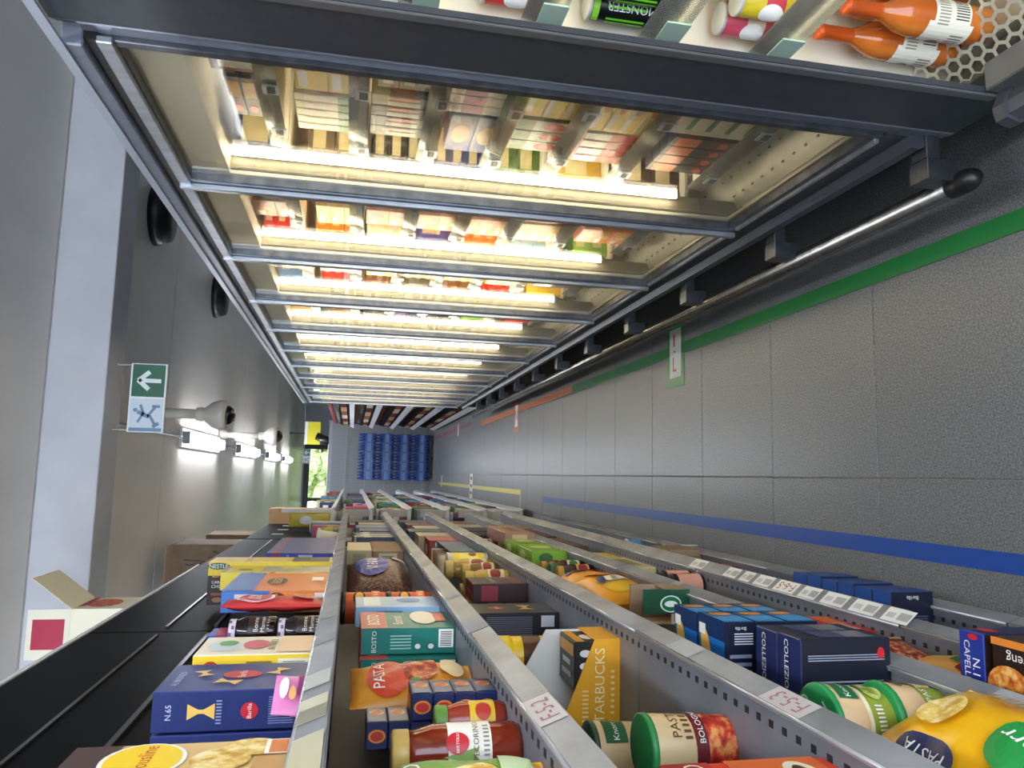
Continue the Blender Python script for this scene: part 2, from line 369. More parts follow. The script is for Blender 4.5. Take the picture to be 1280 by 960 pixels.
# emergency exit sign under the beam
def exit_sign(x0, x1, y, z0, z1, label, hang):
    t = thing('exit_sign', label, 'exit sign', ((x0+x1)/2, y, z0)); W = x1-x0; Hh = z1-z0
    b = nb(); bx(b, -W/2, W/2, -.006, .006, 0, Hh, 0, .001); obj('board', b, pm('dfe5e2', .3), t)
    P = Plane((0, -.006, Hh/2), (1, 0, 0), (0, 0, 1), W, Hh)
    decal(t, P, 'rect', .25, 0, .47, .9, pm('1c5a3f', .3), 0, off=.0006, name='green_field')
    decal(t, P, 'rect', -.25, 0, .47, .9, pm('c9d3da', .3), 0, off=.0006, name='pale_field')
    decal(t, P, 'rect', .25, -.10, .06, .5, 'dfe9e4', 0, off=.0014, name='arrow_shaft')
    # arrow points up: head is a chevron
    for sg in (-1, 1): decal(t, P, 'rect', .25+sg*.062, .13, .20, .13, 'dfe9e4', -sg*48, off=.0016, name='arrow_head')
    g = '6d86a3'
    decal(t, P, 'rect', -.46, 0, .05, .9, g, 0, off=.0014, name='floor_strip')
    decal(t, P, 'ell', -.18, .30, .06, .12, g, 0, off=.0016, name='runner')
    for (s, q, ww, hh, an) in ((-.24, .08, .055, .36, -25), (-.17, .12, .15, .075, 20), (-.30, .16, .13, .07, -28), (-.20, -.14, .17, .08, -35), (-.32, -.18, .15, .08, 30), (-.12, -.26, .04, .22, 0), (-.39, -.28, .05, .2, 35)):
        decal(t, P, 'rect', s, q, ww, hh, g, an, off=.0016, name='runner')
    for sx in (-1, 1):
        b = nb(); tube(b, (sx*W*.47, 0, Hh), (sx*W*.47, 0, hang-z0), .0035, 6); obj('hanger', b, pm('b9b2a6', .4), t)
    return t
exit_sign(.186, .545, 4.28, 2.53, 2.706, 'green and white exit sign with arrow hanging under the beam', 2.7755)
exit_sign(.218, .583, 20.0, 2.60, 2.783, 'small distant green exit sign near the far window', ZC-.0005)
# dome cameras on stems
def dome(x, y, zt, zb, label):
    t = thing('dome_camera', label, 'camera', (x, y, zb), group='ceiling dome cameras'); W_ = pm('c9c2b6', .4)
    b = nb(); tube(b, (0, 0, .19), (0, 0, ZC-zb-.04), .034, 14); obj('stem', b, W_, t)
    b = nb(); lathe(b, [(.034, ZC-zb-.1), (.066, ZC-zb-.03), (.072, ZC-zb-.002), (0, ZC-zb-.001)], 18); obj('ceiling_plate', b, W_, t)
    b = nb(); lathe(b, [(.044, .26), (.05, .225), (.042, .21), (.087, .155), (.105, .105), (.105, .063), (.07, .056)], 20); obj('housing', b, W_, t)
    b = nb(); lathe(b, [(0, 0), (.042, .011), (.066, .04), (.07, .063), (0, .064)], 18); obj('dome_glass', b, pm('0b0c0d', .08), t)
dome(.387, 5.69, ZC, 2.382, 'nearer beige dome camera on a stem beside exit sign')
dome(.403, 9.21, ZC, 2.361, 'farther white dome camera on a stem under ceiling')
for k, (x, y) in enumerate(((1.83, 5.83), (1.80, 8.36))):
    b = nb(); lathe(b, [(0, ZC-.12), (.18, ZC-.115), (.21, ZC-.05), (.22, ZC-.002), (0, ZC-.001)], 24, x, y)
    tag(obj('ceiling_speaker', b, BLK), ['round black ceiling fitting nearest above the glass doors', 'round black ceiling fitting farther above the glass doors'][k], 'speaker')

# ------------------------------------------------------------------ glass-door freezer
X0 = .80; Y0 = 1.475; DP = .738; ND = 10; Y1 = Y0+DP*ND
ZB, ZT = .40, 2.075
fz = thing('glass_door_freezer', 'long anthracite freezer with ten lit glass doors', 'freezer', (0, 0, 0))
b = nb(); bx(b, 1.52, 1.58, Y0, Y1, .30, 2.12); obj('back_liner', b, LINER, fz)
b = nb(); bx(b, .82, 1.58, Y0, Y1, .30, .36); obj('floor_liner', b, LINER, fz)
b = nb(); bx(b, .88, 1.56, Y0, Y1, 2.0, 2.06); obj('ceiling_liner', b, LINER, fz)
b = nb(); bx(b, .825, .88, Y0, Y1, 1.93, 2.07); obj('header', b, LINER, fz)
b = nb(); bx(b, .80, 1.60, Y1, Y1+.05, .12, 2.12, 0, .004); obj('side_panel', b, ANTH, fz)
b = nb(); bx(b, .775, 1.60, Y0, Y1+.05, 2.085, 2.125, 0, .003); obj('top_cover', b, ANTH2, fz)
b = nb(); bx(b, .770, .776, Y0-.22, Y1+.05, 2.115, 2.135); obj('top_edge_trim', b, pm('a7adb8', .35, .3), fz)
b = nb(); bx(b, .79, .83, Y0, Y1, 2.062, 2.085); obj('gasket', b, BLK, fz)
b = nb(); prism(b, [(.80, ZB-.005), (.80, .34), (.79, .335), (.775, .33), (.772, .31), (.785, .29), (.82, .285), (.84, .30), (.84, ZB-.005)], 'y', Y0, Y1+.05); obj('base_fascia', b, ANTH, fz)
b = nb(); bx(b, 1.02, 1.58, Y0, Y1, .0, .30); obj('plinth', b, BLK, fz)
b = nb(); bx(b, .80, 1.02, Y0, Y1, .27, .285); obj('underside', b, BLK, fz)
# the front post between the two cabinets
b = nb(); post = thing('cabinet_post', 'broad anthracite front post between chiller and freezer', 'post'); prism(b, [(.80, 1.262), (.80, 1.435), (.815, 1.47), (.87, 1.47), (.87, 1.44), (.812, 1.428), (.812, 1.262)], 'z', .25, 2.13); obj('post_face', b, ANTH, post)
b = nb(); prism(b, [(.7985, 1.44), (.812, 1.507), (.815, 1.507), (.80, 1.436)], 'z', .25, 2.085); obj('post_trim', b, ANTH2, post)
b = nb(); bx(b, .794, .80, 1.262, 1.285, .30, 2.12, 0, .002); obj('post_lip', b, pm('6b6c6e', .3, .4), post)
# doors
def door_frame(b):
    x0, x1 = .795, .822
    bx(b, x0, x1, .006, .028, ZB+.0, ZT-.012, 0, .002); bx(b, x0, x1, DP-.036, DP-.006, ZB, ZT-.012, 0, .002)
    bx(b, x0, x1, .028, DP-.036, ZT-.044, ZT-.012, 0, .002); bx(b, x0, x1, .028, DP-.036, ZB, ZB+.026, 0, .002); return b
dm = mesh_of(door_frame(nb()), 'door_frame', DARKAL)
b = nb(); bx(b, .806, .812, .026, DP-.034, ZB+.024, ZT-.042); gm = mesh_of(b, 'glass', GLASS)
b = nb(); bx(b, .778, .796, DP-.012, DP+.006, ZB-.01, ZT-.008, 0, .003); lm = mesh_of(b, 'lip', SILV)
b = nb(); bx(b, .786, .8, .0, DP, ZT-.04, ZT-.01, 0, .002); tmz = mesh_of(b, 'top_rail', SILV)
b = nb(); bx(b, .786, .8, .02, DP-.05, ZB+.0, ZB+.012, 0, .002); bmz = mesh_of(b, 'bottom_rail', SILV)
b = nb(); bx(b, .822, .832, .02, .032, ZB+.02, ZT-.03); bx(b, .822, .832, DP-.04, DP-.03, ZB+.02, ZT-.03); bx(b, .822, .832, .03, DP-.04, ZB+.02, ZB+.032); bx(b, .822, .832, .03, DP-.04, ZT-.05, ZT-.04)
gsk = mesh_of(b, 'seal', pm('d8cfb9', .4, .2))
b = nb(); bx(b, .835, .885, DP-.045, DP+.045, ZB-.02, 2.0, 0, .004); mul = mesh_of(b, 'mullion', pm('7d7866', .45))
b = nb(); tube(b, (.872, DP-.072, .62), (.872, DP-.072, 1.925), .009, 10)
ledm = mesh_of(b, 'tube', LED)
b = nb(); tube(b, (.897, DP+.02, .62), (.897, DP+.02, 1.925), .009, 10); led_fill = mesh_of(b, 'added_rear_tube', LED)  # unseen second tube behind each mullion, added to brighten the frozen goods
b = nb(); bx(b, .868, .890, DP-.061, DP-.046, .60, 1.94, 0, .003); ledb = mesh_of(b, 'tube_holder', pm('4f4c42', .5))
for k in range(ND):
    yk = Y0+DP*k
    d = link('door', dm, fz, (0, yk, 0))
    link('glass_pane', gm, d); link('door_edge', lm, d); link('top_rail', tmz, d); link('bottom_rail', bmz, d); link('door_seal', gsk, d)
    link('mullion', mul, fz, (0, yk, 0))
    h = link('lamp_holder', ledb, fz, (0, yk, 0)); link('lamp_tube', ledm, h); link('lamp_tube', led_fill, h)
# shelves with clear risers and price tags
SZ = [1.795, 1.58, 1.39, 1.205, 1.02, .815, .545]
b = nb(); bx(b, .915, 1.42, .03, DP-.03, -.012, 0, 0, .002); shm = mesh_of(b, 'shelf', LINER)
b = nb(); prism(b, [(.902, -.02), (.905, -.02), (.914, .030), (.911, .030)], 'y', .03, DP-.05); rim = mesh_of(b, 'riser', CLEARP)
b = nb(); bx(b, .896, .8995, -.022, .022, -.024, .014); tgm = mesh_of(b, 'tag', pm('c3cfe0', .35))
b = nb()
for i in range(7): bx(b, .8950, .8959, -.016+.005*i, -.0135+.005*i, -.016, .004)
tgb = mesh_of(b, 'bars', INK)
for k in range(ND):
    for s, z in enumerate(SZ):
        sh = link('shelf', shm, fz, (0, Y0+DP*k, z)); link('clear_riser', rim, sh)
        for yy in ((.30, .60) if k < 4 else (.45,)):
            tg = link('price_label', tgm, sh, (0, yy+random.uniform(-.04, .04), 0)); 
            if k < 2: link('bar_code', tgb, tg, (0, 0, 0))
# bottom basket: dividers and perforated deck
b = nb(); prism(b, [(.86, .40), (.865, .40), (.99, .47), (.985, .475)], 'y', Y0+.05, Y1-.05); obj('basket_deck', b, pm('c9c6b8', .4, .2), fz)
b = nb()
for k in range(4):
    for i in range(12):
        yy = Y0+DP*k+.05+i*.056
        for q in (0, 1):
            t = .25+.38*q; bx(b, .86+.125*t-.003, .86+.125*t+.003, yy+.02*q, yy+.008+.02*q, .40+.0735*t+.002, .40+.0735*t+.0065)
stuff(obj('basket_holes', b, pm('55534a', .5), fz))
b = nb(); bx(b, .985, 1.0, Y0+.05, Y1-.05, .47, .53); obj('basket_rim', b, pm('d5d2c4', .4), fz)
for k in range(4):
    for i in range(6):
        b = nb(); yy = Y0+DP*k+.08+i*.11; bx(b, 1.0, 1.12, yy, yy+.006, .40, .53); obj('basket_divider', b, LINER, fz)
# bumper rail in front of the freezer
rl = thing('bumper_rail', 'stainless bumper rail on brackets along the freezer base', 'rail', (.70, 1.45, 0))
b = nb(); tube(b, (0, .03, .205), (0, 7.4, .205), .026, 16); obj('tube', b, STEEL, rl)
b = nb(); lathe(b, [(0, -.03), (.016, -.025), (.024, -.012), (.028, .004), (.028, .05), (0, .05)], 16)
for v in b.verts: v.co = Vector((v.co.x, v.co.z, v.co.y+.205))
obj('end_cap', b, pm('1b1b1c', .4), rl)
b = nb(); bx(b, .0, .05, -.015, .045, .215, .30, 0, .002); bx(b, .05, .13, -.012, .04, .262, .298, 0, .002); brm = mesh_of(b, 'bracket', DARKAL)
for i in range(11): link('bracket', brm, rl, (0, .03+.655*i, 0))

# ------------------------------------------------------------------ open chiller nearest the camera
ch = thing('open_chiller', 'open drinks chiller beside the freezer, at the top edge', 'chiller', (0, 0, 0))
CHY = 1.415
b = nb(); bx(b, 1.45, 1.55, -.8, CHY+.02, .2, 2.12); obj('back_liner', b, LINER, ch)
b = nb(); bx(b, .87, 1.45, CHY, CHY+.02, .28, 2.12); obj('side_liner', b, LINER, ch)
b = nb(); bx(b, .80, 1.55, -.8, 1.26, 2.09, 2.13); obj('top_cover', b, ANTH, ch)
b = nb(); bx(b, .87, 1.45, -.8, CHY, .24, .285); obj('deck', b, pm('8f8b7d', .35, .5), ch)
b = nb(); bx(b, .92, 1.5, -.8, 1.25, 0, .24); obj('plinth', b, BLK, ch)
b = nb()
prism(b, [(.80, .235), (.80, .29), (.77, .31), (.745, .305), (.735, .28), (.745, .255), (.77, .245)], 'y', -.8, 1.235); obj('bumper_profile', b, pm('55565b', .35, .2), ch)
b = nb(); prism(b, [(.805, .22), (.805, .30), (.765, .318), (.737, .31), (.728, .28), (.74, .25), (.77, .235)], 'y', 1.235, 1.262); obj('bumper_cap', b, pm('434449', .4), ch)
b = nb(); bx(b, .80, .86, -.8, 1.26, .285, .335, 0, .003); obj('front_ledge', b, pm('7a7a78', .3, .5), ch)
CSZ = [1.72, 1.47, 1.23, .985, .74]
for z in CSZ:
    b = nb(); bx(b, .90, 1.45, -.8, CHY-.005, z-.016, z); sh = obj('shelf', b, LINER, ch)
    b = nb(); prism(b, [(.880, z-.03), (.884, z-.03), (.898, z+.045), (.894, z+.045)], 'y', -.8, CHY-.01); obj('clear_riser', b, CLEARP, sh)
    b = nb(); bx(b, .875, .8785, 1.30, 1.37, z-.03, z+.02); obj('price_label', b, pm('b9d3bf', .35), sh)
b = nb(); tube(b, (.93, -.8, 2.06), (.93, 1.40, 2.06), .012, 10); obj('lamp_tube', b, LEDC, ch)
for z in CSZ:
    b = nb(); tube(b, (.905, .3, z-.024), (.905, 1.40, z-.024), .006, 8); obj('lamp_tube', b, LEDC, ch)
# hexagon-perforated front grille, a frame of real hexagon holes
b = nb(); r = .0135; pit = .031
def hexcell(cx, cy, mapf):
    O = []; I = []
    for i in range(6):
        a = PI/6+i*PI/3; R_ = pit/math.sqrt(3)
        O.append(b.verts.new(mapf(cx+R_*math.cos(a), cy+R_*math.sin(a)))); I.append(b.verts.new(mapf(cx+r*math.cos(a), cy+r*math.sin(a))))
    for i in range(6): b.faces.new((O[i], O[(i+1) % 6], I[(i+1) % 6], I[i]))
for j in range(5):
    for i in range(19): hexcell(.84+i*pit+(pit/2 if j % 2 else 0), j*pit*.866, lambda p, q: Vector((.862+q*.80, p, .335+q*.55)))
bmesh.ops.remove_doubles(b, verts=b.verts, dist=.0005)
obj('hexagon_grille', b, pm('cfcab4', .35, .4), ch)
b = nb(); bx(b, .862, .90, 1.20, 1.262, .30, .318, 0, .003); obj('sensor_cover', b, pm('4e4f4a', .4), ch)
r2_ = thing('bumper_rail', 'stub of a steel bumper rail at the right picture edge', 'rail', (.70, 0, 0))
b = nb(); tube(b, (0, -.6, .205), (0, 1.24, .205), .024, 16); obj('tube', b, STEEL, r2_)
b = nb(); lathe(b, [(.027, -.03), (.027, .012), (.018, .03), (0, .034)], 16)
for v in b.verts: v.co = Vector((v.co.x, 1.24+v.co.z, v.co.y+.205))
obj('end_cap', b, pm('8b8d90', .3, .6), r2_)
b = nb(); bx(b, .0, .12, 1.12, 1.16, .215, .25); obj('bracket', b, DARKAL, r2_)

# ------------------------------------------------------------------ grey gondola on the left
XF, XB = -.30, -.56
SH = {1: 1.605, 2: 1.32, 3: .987, 4: .67, 5: .39, 6: .12}
go = thing('grey_shelf_rack', 'long grey steel shelf rack with six levels beside blue tape', 'shelf rack')
JY = [-.55, .48, 1.49, 2.5, 3.5, 4.5, 5.5, 6.05]
b = nb(); slots = nb()
for lv, z in SH.items():
    for a, c in zip(JY, JY[1:]):
        b = nb(); bx(b, XB, XF, a+.0015, c-.0015, z-.022, z, 0, .001); s = obj('shelf', b, SHELFG, go)
        # angled price rail, clear front over grey channel
        ox, oz = (.032, -.026) if (lv == 5 and a > 1.4) else (.017, -.030)   # the ticketed rail of the fifth level leans out more
        b = nb(); prism(b, [(XF-.004, z+.007), (XF+.003, z+.008), (XF+ox, z+oz), (XF+ox-.003, z+oz-.003), (XF, z-.02)], 'y', a+.003, c-.003); obj('price_rail', b, RAILG, s)
        b = nb(); tube(b, (XF+.001, a+.003, z+.006), (XF+.001, c-.003, z+.006), .0035, 6); obj('rail_bead', b, pm('b5b8bd', .2, .5), s)
    y = .1
    if lv >= 2:
        while y < 3.4: bx(slots, XF-.030, XF-.020, y, y+.011, z-.0003, z+.0006); y += .033
stuff(obj('slot_row', slots, pm('17181a', .6), go))
def rail_surface(lv, y, w): # plane lying on the price rail, read from the aisle
    z = SH[lv]
    if lv == 5: d = Vector((.029, 0, -.034)).normalized(); return Plane((XF+.0178, y, z-.0088), (0, 1, 0), tuple(-d), w, .043)
    d = Vector((.014, 0, -.038)).normalized()
    return Plane((XF+.0102, y, z-.0110), (0, 1, 0), tuple(-d), w, .040)
def rail_ticket_or_sheen(lv, y, w, mat=PAPER, bars=True, txt=None, txc=REDINK):
    S = rail_surface(lv, y, w); t = decal(go, S, 'rect', 0, 0, 1, .92, mat, off=.0008, name='ticket_or_sheen')
    if bars:
        decal(t, S, 'lines', -.22, .02, .42, .5, INK, txt=9, off=.0012); decal(t, S, 'lines', .27, .05, .3, .35, pm('84888a'), txt=4, off=.0012)
    if txt: decal(t, S, 'txt', 0, 0, .86, .62, txc, txt=txt, off=.0012)
y = 1.46
for w_, k in ((.085, 1), (.09, 1), (.09, 1), (.075, 1), (.10, 2), (.085, 1), (.06, 1), (.08, 1), (.10, 0), (.10, 1)):
    yy = y+w_/2+.012; y += w_+.024
    if k == 1: rail_ticket_or_sheen(5, yy, w_)
    elif k == 2: rail_ticket_or_sheen(5, yy, w_, txt='F-6-5', bars=False)
for lv, yy, w_, tx in ((2, .98, .10, 'F-5-2'), (3, .97, .10, 'F-5-3')): rail_ticket_or_sheen(lv, yy, w_, pm('b9b4b5', .5), False, tx, pm('9c6a72', .6))
TK = [pm(c, .6) for c in ('8f9296', '9a9da0', '85888d', 'a2a5a6')]
for lv in (1, 2, 3, 4):
    y = .62
    while y < 5.2:
        w_ = random.choice((.05, .07, .09))
        if not any(abs(y-q) < .14 for q in ((.98,) if lv in (2, 3) else ())): rail_ticket_or_sheen(lv, y, w_, random.choice(TK), False)
        y += w_+random.uniform(.12, .5)
for yy, w_, c in ((.86, .12, 'b3ae8c'), (1.02, .10, 'b9b597'), (1.16, .08, 'a9a9a2')): rail_ticket_or_sheen(1, yy, w_, pm(c, .35), False)  # yellowish patches painting the reflection along the near top rail, not paper
# rear panel and uprights; black above the top shelf
b = nb(); bx(b, XB-.02, XB, JY[0], JY[-1], 0, 1.58); obj('back_panel', b, pm('1d1e20', .45), go)
XP = -.50
for a, c in ((-.55, .98), (.985, 2.62), (2.625, 4.27), (4.275, 6.05)):
    b = nb(); bx(b, XP-.010, XP, a, c, 1.607, 2.325, 0, .003); o = obj('black_panel', b, GLOSSB, go)
    b = nb(); bx(b, XP-.002, XP+.007, a+.06, c-.06, 1.96, 1.971); obj('panel_rib', b, pm('2e2e28', .3), o)
    b = nb(); bx(b, XP-.002, XP+.005, a+.06, c-.06, 2.11, 2.118); obj('panel_rib', b, pm('2a2a26', .3), o)
b = nb(); bx(b, XP-.018, XP+.004, -.55, 4.4, 2.325, 2.337, 0, .002); obj('white_edge', b, pm('cfd3e0', .4), go)
for y in (-.55, 1.49, 3.5, 6.05):
    b = nb(); bx(b, XP-.03, XP-.011, y-.02, y+.02, 1.607, 2.325); obj('upright', b, BLK, go)
b = nb(); bx(b, XP-.010, XP, 6.1, 7.85, 1.7404, 2.32, 0, .003); bp = tag(obj('black_divider', b, GLOSSB), 'black divider panel rising behind the far cereal boxes', 'panel')
for k in range(3):
    b = nb(); bx(b, XP-.001, XP+.002, 6.5+.5*k, 6.6+.5*k, 2.08, 2.17, 0, .001); obj('white_patch', b, pm('b8bdc0', .3), bp)
b = nb(); bx(b, -1.05, XB-.03, -.5, 8.2, 2.02, 2.045); bx(b, -1.05, -1.02, -.5, 8.2, 0, 2.02)
tag(obj('neighbour_rack', b, SHELFG), 'top deck of the rack backing onto the black panel', 'shelf rack')

# ------------------------------------------------------------------ goods on the grey rack
Z1, Z2, Z3, Z4, Z5, Z6 = (SH[i]+.0004 for i in range(1, 7))
NAVY = '1b2a63'; DNAVY = '14182c'; RED = 'c4202c'; YEL = 'f2c21c'; WH = 'f3f1ea'; TEAL = '12766a'; ORA = 'e8852a'
PASTA = 'e9bb5c'
# --- top shelf
carton('mash_box', 'brown and cream potato mash box nearest on the top shelf', 'food box', -.335, .905, Z1, .05, .15, .262,
       {'all': 'd8b478', '+X': 'dcb878', '+Z': '5a4034', '-Y': 'c99b58'},
       {'+X': [('rect', -.02, .40, 1.0, .2, '4a342e'), ('ell', .12, .17, .75, .36, WH), ('ell', .12, .17, .7, .32, 'f4cf1e'), ('txt', .12, .17, .6, .14, 'mousline', 'c8492c'),
               ('ell', .05, -.16, .5, .26, FOODY), ('ell', .3, -.28, .4, .26, FOODY), ('rect', .28, -.40, .34, .12, WH), ('rect', .28, -.40, .3, .08, 'd9782c'), ('rect', -.2, -.38, .5, .15, 'b98a48')]})
bar = carton('pasta_box', 'upright navy bow-tie pasta box at the front of top shelf', 'pasta box', -.345, 1.33, Z1, .062, .175, .242,
       {'all': NAVY, '+X': '2b3a78'},
       {'+X': [('ell', .05, .0, .30, .26, RED), ('txt', .05, .0, .24, .07, 'Barilla', WH), ('bow', -.22, .07, .22, .13, PASTA, 70), ('bow', .10, .26, .2, .12, PASTA, 20), ('bow', .12, -.24, .22, .12, PASTA, -25), ('txt', -.1, .4, .5, .05, "AL BRONZO", 'aeb6d8')],
        '-Y': [('ell', -.02, -.10, .42, .11, RED), ('txt', -.02, -.10, .36, .05, 'Barilla', WH), ('bow', .0, .2, .66, .10, PASTA, 90), ('txt', 0, .40, .5, .035, 'N.65', 'c9cfe8'), ('lines', 0, .09, .62, .035, '8d97c4', 8, 0), ('lines', 0, -.30, .7, .16, '7c86b8', 12, 0)]})
copy_of(bar, (-.345-.031-.066, 1.33+.0875, Z1), 'second navy bow-tie pasta box hidden behind the front one')
carton('snack_box', 'narrow brown orange box peeking out behind the pasta boxes', 'food box', -.48, 1.40, Z1, .05, .12, .252, {'all': '7a3a1c', '+Z': 'c07a3a'})
bag('sweets_bag', 'small pink sweets bag leaning by the pasta boxes', 'bag', -.322, 1.19, Z1, .08, .05, .02, 'd97fb4', [('ell', 0, .25, .5, .25, 'e8e4f2'), ('rect', .1, -.25, .5, .25, '8d3c74'), ('ell', -.15, 0, .3, .2, 'e9b070')], rz=-25, tilt=8)
carton('mash_box', 'white and yellow mash box between pasta and jam jars', 'food box', -.338, 1.545, Z1, .055, .16, .225,
       {'all': 'f0cf3a', '+X': 'efe6cf', '-Y': 'ecc52c'},
       {'+X': [('ell', -.05, .30, .6, .28, 'cfd9dc'), ('ell', .1, .28, .3, .16, '5da05a'), ('ell', 0, .04, .5, .22, 'd6606c'), ('lines', 0, -.1, .6, .06, '8a6a2c', 7), ('rect', 0, -.3, .9, .3, 'efc9a0')],
        '-Y': [('ell', 0, .36, .6, .14, 'b3322c'), ('lines', 0, -.02, .7, .2, '8d7a22', 5), ('rect', 0, -.3, .7, .26, 'e8e3c4'), ('lines', 0, -.3, .6, .18, '8f8e80', 8)]})
def jam(x, y, z, label):
    return can('jam_jar', label, 'jar', x, y, z, .036, .112, pm('1c0d0c', .08), 'c9c2cf', .014, bands=[], jar=True, a0=-50,
               prints=[('rect', 0, -.05, .2, .46, '2a1413'), ('txt', 0, .0, .16, .2, 'Bonne', 'd5cfc8'), ('txt', 0, -.16, .17, .18, 'Maman', 'd5cfc8'), ('lines', .0, -.28, .12, .06, '9a8f88', 4)], group='dark jam jars')
jm = []
for k, (z, lb) in enumerate(((Z1, 'lower dark jam jar of the stacked pair on top shelf'), (Z1+.113, 'upper dark jam jar of the stacked pair on top shelf'))):
    j = jam(-.385, 2.0, z, lb); jm.append(j)
    for i in range(12):   # checked lid
        a = i*PI/6; b = nb(); prism(b, [(.0312*math.cos(a+q), .0312*math.sin(a+q)) for q in (-.13, .13)]+[(.0302*math.cos(a+q), .0302*math.sin(a+q)) for q in (.13, -.13)], 'z', .099+(.006 if i % 2 else 0), .105+(.006 if i % 2 else 0)); obj('lid_check', b, pm('6a3a66', .4), j)
bag('candy_pouch', 'red pouch with white oval behind the jam jars', 'bag', -.36, 2.26, Z1, .12, .28, .03, 'd2393c', [('ell', -.05, .2, .75, .36, 'f0d9de'), ('ell', -.05, .2, .66, .3, 'd2556a'), ('lines', -.05, .2, .5, .12, WH, 7), ('rect', .1, -.25, .7, .2, 'c96a4a')])
carton('coffee_pack', 'bright blue pack standing behind the jam jars', 'food box', -.405, 2.06, Z1, .05, .10, .285, {'all': '1f58c0', '+Z': 'c4c6dc'}, {'-Y': [('rect', 0, .38, 1, .1, 'a3243a'), ('rect', 0, .28, 1, .08, 'b9bdd8'), ('rect', .1, -.15, .5, .12, '7a7430')], '+X': [('rect', 0, .40, 1, .1, 'a3243a')]})
carton('coffee_pack', 'small red pack squeezed behind the bright blue pack', 'food box', -.457, 2.06, Z1, .035, .10, .25, 'b52b33')
carton('cereal_box', 'orange and blue chocolate cereal box on the top shelf', 'cereal box', -.338, 2.34, Z1, .06, .40, .30,
       {'all': ORA, '-Y': '3f74c0'},
       {'-Y': [('rect', 0, -.22, 1, .56, ORA), ('ell', 0, .0, .85, .2, '4a2716'), ('txt', 0, 0, .8, .1, 'TRESOR', YEL), ('rect', 0, .30, .7, .16, 'd9d4c2'), ('ell', 0, .30, .5, .12, 'c8502c'), ('ell', .1, -.22, .5, .1, '8a4a24'), ('rect', .2, -.4, .4, .1, WH)],
        '+X': [('rect', 0, .36, 1, .28, '3f74c0'), ('ell', 0, .05, .4, .2, '4a2716'), ('txt', 0, .05, .36, .09, 'TRESOR', YEL), ('rect', .1, -.35, .2, .12, WH)]})
carton('cereal_box', 'yellow and grey cereal box behind the orange one', 'cereal box', -.338, 2.775, Z1, .06, .165, .37,
       {'all': 'e8d43c', '+X': 'b9b3a4', '-Y': 'e9d640', '+Z': 'd9cf8c'},
       {'+X': [('rect', 0, .3, 1, .3, 'e8d43c'), ('ell', .2, -.1, .5, .2, 'e6d24a'), ('ell', -.2, .3, .2, .14, '4a4238')], '-Y': [('rect', 0, .3, .4, .2, '5a5444', 30), ('ell', .1, .05, .8, .12, 'd2632e'), ('ell', 0, -.2, .7, .2, 'f0dc5a'), ('rect', .2, -.40, .4, .1, WH)]})
lion = carton('cereal_box', 'tall black and yellow cereal box with green oval badge', 'cereal box', -.325, 2.96, Z1, .15, .16, .44,
       {'all': '2a1412', '+Z': 'e9e6d8', '+X': 'e6c52c'},
       {'-Y': [('rect', .34, .0, .32, 1, 'e9cf2c'), ('ell', .40, .42, .16, .17, '2f5a3c'), ('txt', .40, .42, .42, .12, 'NESTLE', WH, -90), ('txt', .22, .38, .5, .16, 'LION', 'e8b23a', -90), ('txt', .03, .40, .4, .09, 'CARAMEL', WH, -90), ('txt', -.07, .40, .4, .1, 'CHOCO', WH, -90), ('rect', -.25, .42, .06, .1, '8a4a2a'), ('ell', -.38, .42, .12, .08, '9a6a3a')],
        '+X': [('rect', 0, .2, .9, .05, 'c99a28'), ('rect', 0, -.3, .9, .3, '3a201a')]})
carton('cereal_box', 'deep blue cereal box at the far end of the cereal row', 'cereal box', -.338, 3.40, Z1, .07, .80, .29,
       {'all': '27318c', '+Z': 'c8c6d4'},
       {'-Y': [('rect', 0, .36, 1, .13, '7a1f4a'), ('txt', 0, .20, .8, .08, 'FROSTIES', 'd8dcf2'), ('rect', 0, -.05, .8, .2, 'aab2c8'), ('rect', 0, -.05, .5, .12, '20242e')], '+X': [('rect', 0, .38, 1, .12, '7a1f4a')]})
bowl = thing('olive_tub', 'pale round tub of goods after the blue cereal box', 'tub', (-.40, 4.45, Z1)); 
b = nb(); lathe(b, [(0, 0), (.07, 0), (.085, .11), (.088, .115), (0, .118)], 20); obj('tub', b, pm('c9c9be', .4), bowl)
b = nb(); lathe(b, [(.09, .112), (.09, .125), (.08, .13), (0, .13)], 20); obj('lid', b, pm('dcdccf', .4), bowl)
for k in range(6):
    can('olive_jar', 'gold green preserve jar, %s row %s at the far end of top shelf' % (['first', 'second', 'third'][k//2], ['front', 'rear'][k % 2]), 'jar', -.36-.075*(k % 2), 4.75+.1*(k//2), Z1, .034, .12, 'a3a048', '8f8a3c', .016, jar=True, bands=[(.1, .5, '6d7028')], group='gold green preserve jars')
for k, (x, y, c) in enumerate(((-.34, 5.15, 'b23a50'), (-.34, 5.4, '3d5f9c'), (-.35, 5.68, 'd8d0b0'))):
    carton('packet', ['dark pink packet', 'dull blue packet', 'cream packet'][k]+' at the far end of the top shelf', 'food box', x, y, Z1, .07, .16, .19+.02*k, c, {'-Y': [('rect', 0, .1, .7, .4, WH), ('ell', 0, .1, .5, .2, RED)]})
